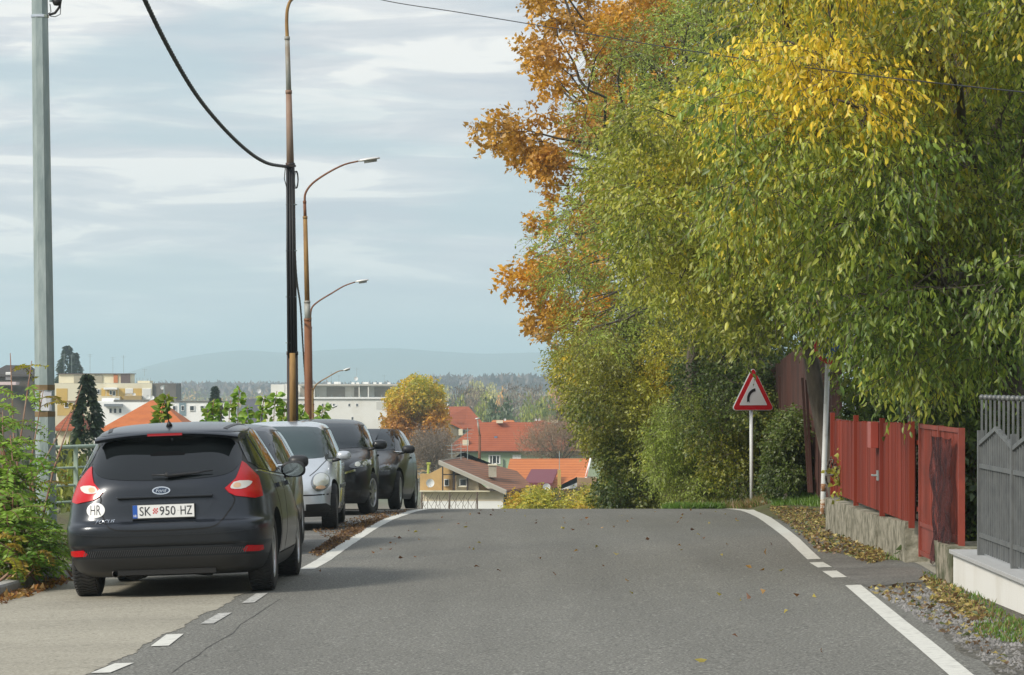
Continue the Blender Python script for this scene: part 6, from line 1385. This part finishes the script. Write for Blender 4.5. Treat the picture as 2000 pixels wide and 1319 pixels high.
slab(b, [(984,944,-.5),(1100,954,-1.5),(1146,930,-.5),(1156,899,6),(996,899.5,6)], oran_t, 'roof'); slab(b, [(1142,932,-.6),(1146,932,-.6),(1158,898,6),(1155,898,6)], plain_white, 'white_verge', .15)
slab(b, [(1023,941,-2.2),(1078,942,-2.2),(1090,917,.8),(1038,917,.8)], maroon, 'maroon_roof'); b.box('maroon_fascia', 1024, 1078, 941.5, 944, dark_w, -2.1, .2)
slab(b, [(1072,957,-2.4),(1126,934,-2.4),(1126,930,-2.4),(1098,944,-2.4)], plain_white, 'gable_board', .3); mb = MB(); mb.prism([b.q(1074,957,-1.9), b.q(1126,952,-1.9), b.q(1126,935,-1.9)], (0,.5,0)); mb.build('gable_wall', plain_white, b.t)
b.box('chimney', 1088, 1094.5, 916, 965, mat('yellow_chimney', (.46,.30,.09), .8), -3, .35); b.mast(1091.5,880,917,-2.9,0); b.dish(1067,950,8,-3)
b.box('extension_wall', 1126, 1165, 933, 1000, mat('tan_wall', (.30,.20,.11), .9), -1, 4)
# chain link fence and yellow pole by the crest
t = empty('mesh_fence', P(880,1010,120), 0, 'thin wire mesh fence in front of the beige house wall', 'fence'); o_ = Vector(t.location); mb = MB()
for k in range(9):
    x = 822+k*13; mb.tube([P(x,1010,120)-o_, P(x+random.uniform(-6,10),962+random.uniform(0,14),120)-o_], .012, 4)
    mb.tube([P(x,1000,120)-o_, P(x-16,972,120)-o_], .009, 4); mb.tube([P(x-6,990,120)-o_, P(x+10,964,120)-o_], .009, 4)
mb.build('wire_mesh', mat('wire_brown', (.12,.09,.07), .8), t)
for x in (824,878,932): mb = MB(); mb.tube([P(x,1030,120)-o_, P(x,961,120)-o_], .03, 6); mb.build('post', MATS['wire_brown'], t)
t = empty('marker_pole', P(833,1000,246), 0, 'slanting yellow green pole beside the white satellite dish', 'pole'); mb = MB(); mb.tube([Vector((0,0,0)), P(837,908,246)-t.location], .10, 8); mb.build('pole_shaft', mat('yellow_green', (.30,.33,.04), .6), t, True); mb = MB(); mb.tube([P(833,906,246)-t.location, P(841,906,246)-t.location], .10, 6); mb.build('cross_piece', MATS['yellow_green'], t)
# ============================================================ TREES OF THE VALLEY
def far_tree_protos():
    out = {}
    for nm, pal, shape, n, ls in (('dark', [(.06,.08,.03),(.10,.11,.05)], 'round', 900, .34), ('grey', [(.20,.15,.10),(.27,.20,.13)], 'bare', 1100, .24), ('gold', [(.70,.40,.10),(.78,.50,.16),(.60,.30,.08)], 'tall', 900, .32), ('pale', [(.66,.60,.24),(.52,.50,.16)], 'round', 800, .32), ('green', [(.22,.27,.06),(.34,.36,.06)], 'round', 900, .34), ('spruce', [(.030,.058,.028),(.05,.08,.035)], 'cone', 4200, .30), ('willow', [(.20,.25,.13),(.15,.20,.10)], 'tall', 1000, .3)):
        out[nm] = (pal, shape, n, ls)
    return out
FT = far_tree_protos(); protos = {}
def make_far(kind, seed=0):
    pal, shape, n, ls = FT[kind]; r = np.random.default_rng(seed+len(kind)); t = empty('far_tree', (0,0,0)); u = unit(r.normal(size=(n,3)))*r.uniform(.1,1,size=(n,1))**.4
    if shape == 'cone': z = r.uniform(0,1,n)**1.3; a = r.uniform(0,6.28,n); rad = (1-z)*.30*r.uniform(.5,1.1,n)*(1+.25*np.sin(z*38)); p = np.stack([rad*np.cos(a), rad*np.sin(a), z*.98+.02],1); d = np.stack([np.cos(a),np.sin(a),-.3+0*a],1); L = .042; w_ = .020
    else:
        k = 14; cc = unit(r.normal(size=(k,3)))*.24*np.array([1,1,1.2]); cc[:,2] += .58; ci = r.integers(k,size=n); p = cc[ci]+u*np.array([.20,.20,.21]); 
        if shape == 'tall': p[:,:2] *= .68; p[:,2] = .5+(p[:,2]-.55)*1.12
        p[:,2] = np.clip(p[:,2],.06,1.1); d = r.normal(size=(n,3))+np.array([0,0,.9 if shape=='bare' else 0]); L = .085; w_ = .055 if shape != 'bare' else .02
    pa = np.array(pal); col = pa[r.integers(len(pa),size=n)]*r.uniform(.65,1.35,size=(n,1))*(1+.35*vn(p,5,seed))[:,None]
    leaf_mesh('crown', p, d, L*r.uniform(.6,1.2,n), w_, col, t, lm_big, .2, r)
    mb = MB(); mb.tube([(0,0,-.05),(0,0,.3),(0.01,0,.7)], [.022,.015,.006], 6)
    for _ in range(7): a = r.uniform(0,6.28); z = r.uniform(.2,.5); mb.tube([(0,0,z),(.2*math.cos(a),.2*math.sin(a),z+.25)], [.010,.003], 4)
    mb.build('trunk', bark, t, True); return t
def far(kind, px, pbase, ptop, Y, label, wide=1.0, group='trees in the valley', first={}):
    if kind not in protos: protos[kind] = make_far(kind, 3); o = protos[kind]
    else: o = copy_tree(protos[kind])
    b = P(px, pbase, Y); h = (pbase-ptop)/F*Y; zt0 = b.z+h; b.z = min(b.z, gz(b.x, Y)); H_ = zt0-b.z; o.location = (b.x, b.y, b.z); o.rotation_euler = (0,0,random.uniform(0,6.28)); o.scale = (h*wide,h*wide,H_) if kind != 'spruce' else (H_*wide*1.0,H_*wide*1.0,H_)
    return tag(o, label, 'tree', group)
random.seed(9)
far('spruce', 132, 770, 676, 640, 'dark tall conifer on the skyline behind the yellow flats', .95)
far('spruce', 147, 770, 690, 645, 'second dark conifer top just right of the tallest one on the skyline', .8)
far('spruce', 420, 860, 755, 330, 'greyish spruce rising behind the leafy shoots left of the slate roof', .75)
far('dark', 118, 990, 800, 120, 'dark green tree behind the galvanised pole, over the railing', .8)
far('spruce', 170, 1010, 732, 125, 'tall dark slender conifer between the galvanised pole and the orange roof', .72)
far('dark', 60, 1020, 870, 90, 'dark bush below the railing at the left, behind the feathery shrub', 1.2)
far('green', 150, 1020, 880, 88, 'dull green bush seen between the railing bars beside the near hatchback', 1.1)
far('dark', 195, 1030, 862, 100, 'dark bush hidden partly by the tail of the near hatchback', 1.2)
far('dark', 215, 890, 835, 130, 'dark low tree behind the left corner of the near hatchback roof', 1.5)
far('dark', 20, 900, 800, 170, 'dark tree at the left edge behind the feathery shrub', 1.2)
far('spruce', 1095, 835, 796, 420, 'small dark spruce standing over the long red roof', .9)
far('willow', 962, 850, 786, 520, 'grey green rounded willow behind the red roofs, left one', 1.2)
far('willow', 988, 850, 784, 530, 'grey green rounded willow behind the red roofs, right one', 1.2)
far('gold', 975, 800, 744, 1000, 'tall golden poplar in the middle of the valley', 1.15)
far('gold', 1075, 802, 742, 1080, 'golden tree at the left end of the tall golden group', 1.25); far('gold', 1092, 802, 736, 1080, 'tallest golden tree of the group by the right hand bushes', 1.2); far('gold', 1112, 802, 736, 1090, 'golden tree third in the tall golden group', 1.3); far('gold', 1132, 806, 746, 1060, 'golden tree at the right end, touching the roadside bush', 1.2)
far('pale', 870, 800, 757, 1200, 'pale yellow tree beside the white flats', 1.3); far('pale', 928, 796, 746, 1250, 'pale rounded tree above the grey thickets', 1.3); far('pale', 957, 800, 752, 1250, 'pale green tree left of the golden poplar', 1.2)
far('dark', 895, 800, 742, 1100, 'dark tree on the left of the valley, twin of its darker neighbour', 1.0); far('dark', 908, 800, 744, 1120, 'dark pointed tree left of the pale rounded tree', 1.0)
far('grey', 905, 820, 758, 800, 'broad grey brown bare tree behind the dull red gable roof', 1.6); far('grey', 935, 822, 760, 820, 'bare grey tree between the willow and the dark trees', 1.5); far('grey', 1005, 815, 752, 900, 'bare grey tree right of the golden poplar', 1.4); far('grey', 1040, 820, 755, 880, 'bare grey tree in the centre of the valley', 1.4); far('grey', 1150, 830, 760, 800, 'bare grey tree at the right behind the yellowish bush', 1.5)
far('green', 1028, 826, 778, 640, 'yellow green round tree over the middle of the long roof', 1.2); far('green', 1072, 828, 772, 680, 'yellow green tree left of the small spruce', 1.3); far('green', 945, 826, 775, 640, 'yellow green tree just left of the willows', 1.1); far('green', 898, 820, 782, 620, 'yellow tree over the dull red gable roof', 1.3); far('green', 1052, 834, 788, 560, 'olive tree between the two chimneys of the long roof', 1.5); far('green', 1118, 834, 786, 560, 'olive tree right of the small spruce', 1.3)
far('pale', 1122, 826, 780, 600, 'pale yellow tree right of the small spruce', .8)
# a thicket of thin bare shrubs over the orange roof
tree('bare_shrub', 'bare brown twiggy shrub over the orange roofed house', [(1035,858),(1060,842),(1110,838),(1150,845),(1160,890),(1040,890)], (318,326), (1.0,1.9), 26, P(1095,0,322), P(1095,895,322), .12, 2600, 5, .30, .04, [(.28,.19,.11),(.36,.25,.15),(.22,.15,.09)], 61, cat='shrub', droop=-.6, tw=1.0, hang=-.7, group='trees in the valley')
tree('bare_shrub', 'grey brown bare shrub under the orange yellow tree', [(815,862),(860,852),(875,900),(840,912),(815,900)], (262,268), (.7,1.2), 14, P(845,0,265), P(845,905,265), .1, 1800, 5, .24, .04, [(.26,.20,.15),(.18,.14,.10)], 62, cat='shrub', droop=-.5, tw=.8, hang=-.6, group='trees in the valley')
tree('autumn_tree', 'bright orange and yellow conical tree beside the white flats', [(775,770),(795,752),(818,748),(840,758),(855,800),(862,850),(850,880),(790,880),(765,840),(768,800)], (282,290), (.7,1.3), 44, P(812,0,286), P(812,880,286), .16, 6800, 6, .22, .15, [YGR,YGR,YEL,GOLD,(.60,.30,.03),(.50,.22,.03)], 63, group='trees in the valley', droop=.1, tw=.6, hang=.5, colfn=lambda p, r: np.clip(.62-(p[:,2]-P(812,815,286).z)*.16+.25*vn(p,.9,2),0,1))
# far woods that read as one mass
def wood(name, label, bands, seed, pal, h, ls):
    r = np.random.default_rng(seed); pos=[]; 
    for (px0,px1,Y0,Y1,n,h0,h1) in bands:
        Y = r.uniform(Y0,Y1,n); X = (r.uniform(px0,px1,n)-1000)/F*Y; cell = np.sin(X*.11)*.5+np.sin(X*.031+Y*.01)*.5; top = h0+(h1-h0)*(.55+.45*vn(np.stack([X*.05,Y*.02,0*X],1),1.4,seed)); pos.append(np.stack([X,Y,T(X,Y)+top*r.uniform(0,1,n)**.6],1))
    pos = np.concatenate(pos); n = len(pos); pal = np.array(pal); wv = np.clip(.5+.5*vn(np.stack([pos[:,0]*.03,pos[:,1]*.01,0*pos[:,0]],1),1.6,seed)+r.normal(size=n)*.15,0,.999)*len(pal); col = pal[wv.astype(int)]*r.uniform(.7,1.3,size=(n,1)); d = r.normal(size=(n,3))+np.array([0,0,.6]); o = leaf_mesh(name, pos, d, ls*r.uniform(.6,1.3,n), ls*.7, col, None, lm_big, .2, r); return tag(o, label, 'forest', kind='stuff')
wood('far_wood', 'grey purple bare woodland along the horizon', [(200,1400,2300,3000,26000,5,9),(800,1400,2350,2800,14000,11,17)], 71, [(.13,.09,.08),(.19,.13,.10),(.12,.09,.08),(.27,.17,.09)], 12, 6)
wood('valley_wood', 'mixed autumn thickets filling the valley floor', [(150,1300,620,950,9000,3,7),(300,1300,950,1500,14000,4,10),(200,1300,1500,2200,12000,5,12)], 72, [(.16,.12,.08),(.24,.18,.10),(.14,.15,.06),(.48,.30,.10),(.19,.14,.10),(.28,.29,.08)], 8, 2.6)
# distant hills
prof = pchip([-400,150,250,300,400,480,560,650,760,850,950,1050,1150,1400,1800,2400],[746,748,728,712,692,685,690,683,680,686,691,688,692,697,700,702])
mb = MB(); n = 90; rows = 9
for i in range(n+1):
    px = -400+2800*i/n; 
    for j in range(rows):
        u = (j/(rows-1)-.5)*2; Y = 9400+u*1500; hgt = (745-float(prof(px)))/F*9400; base = EYE-13; p = P(px,745,9400); z = base+(hgt+13)*max(0,math.cos(u*1.57))**.8+2.5*noise.noise(Vector((p.x*.004,Y*.004,0)))*(abs(u)<.9); mb.v.append((p.x*Y/9400,Y,z))
for i in range(n):
    for j in range(rows-1): a = i*rows+j; mb.f.append((a,a+rows,a+rows+1,a+1)); mb.m.append(0)
tag(mb.build('hills', mat('hill_forest', (.05,.075,.05), .95, col2=(.08,.09,.05), nscale=.002), smooth=True), kind='structure')
# ------------------------------------------------------------ haze
HAZE = True
if HAZE:
    mb = MB(); mb.box((-7500,-260,-25),(7500,13900,125)); hz = mb.build('haze', []); m_ = bpy.data.materials.new('haze_air'); m_.use_nodes = True; t_ = m_.node_tree; t_.nodes.clear(); oo = t_.nodes.new('ShaderNodeOutputMaterial'); pv = t_.nodes.new('ShaderNodeVolumePrincipled'); pv.inputs['Color'].default_value = (.72,.91,1,1); pv.inputs['Density'].default_value = .00023; pv.inputs['Anisotropy'].default_value = .2
    t_.links.new(pv.outputs[0], oo.inputs['Volume']); hz.data.materials.append(m_); tag(hz, 'pale blue air between the road and the hills', 'haze', kind='stuff')
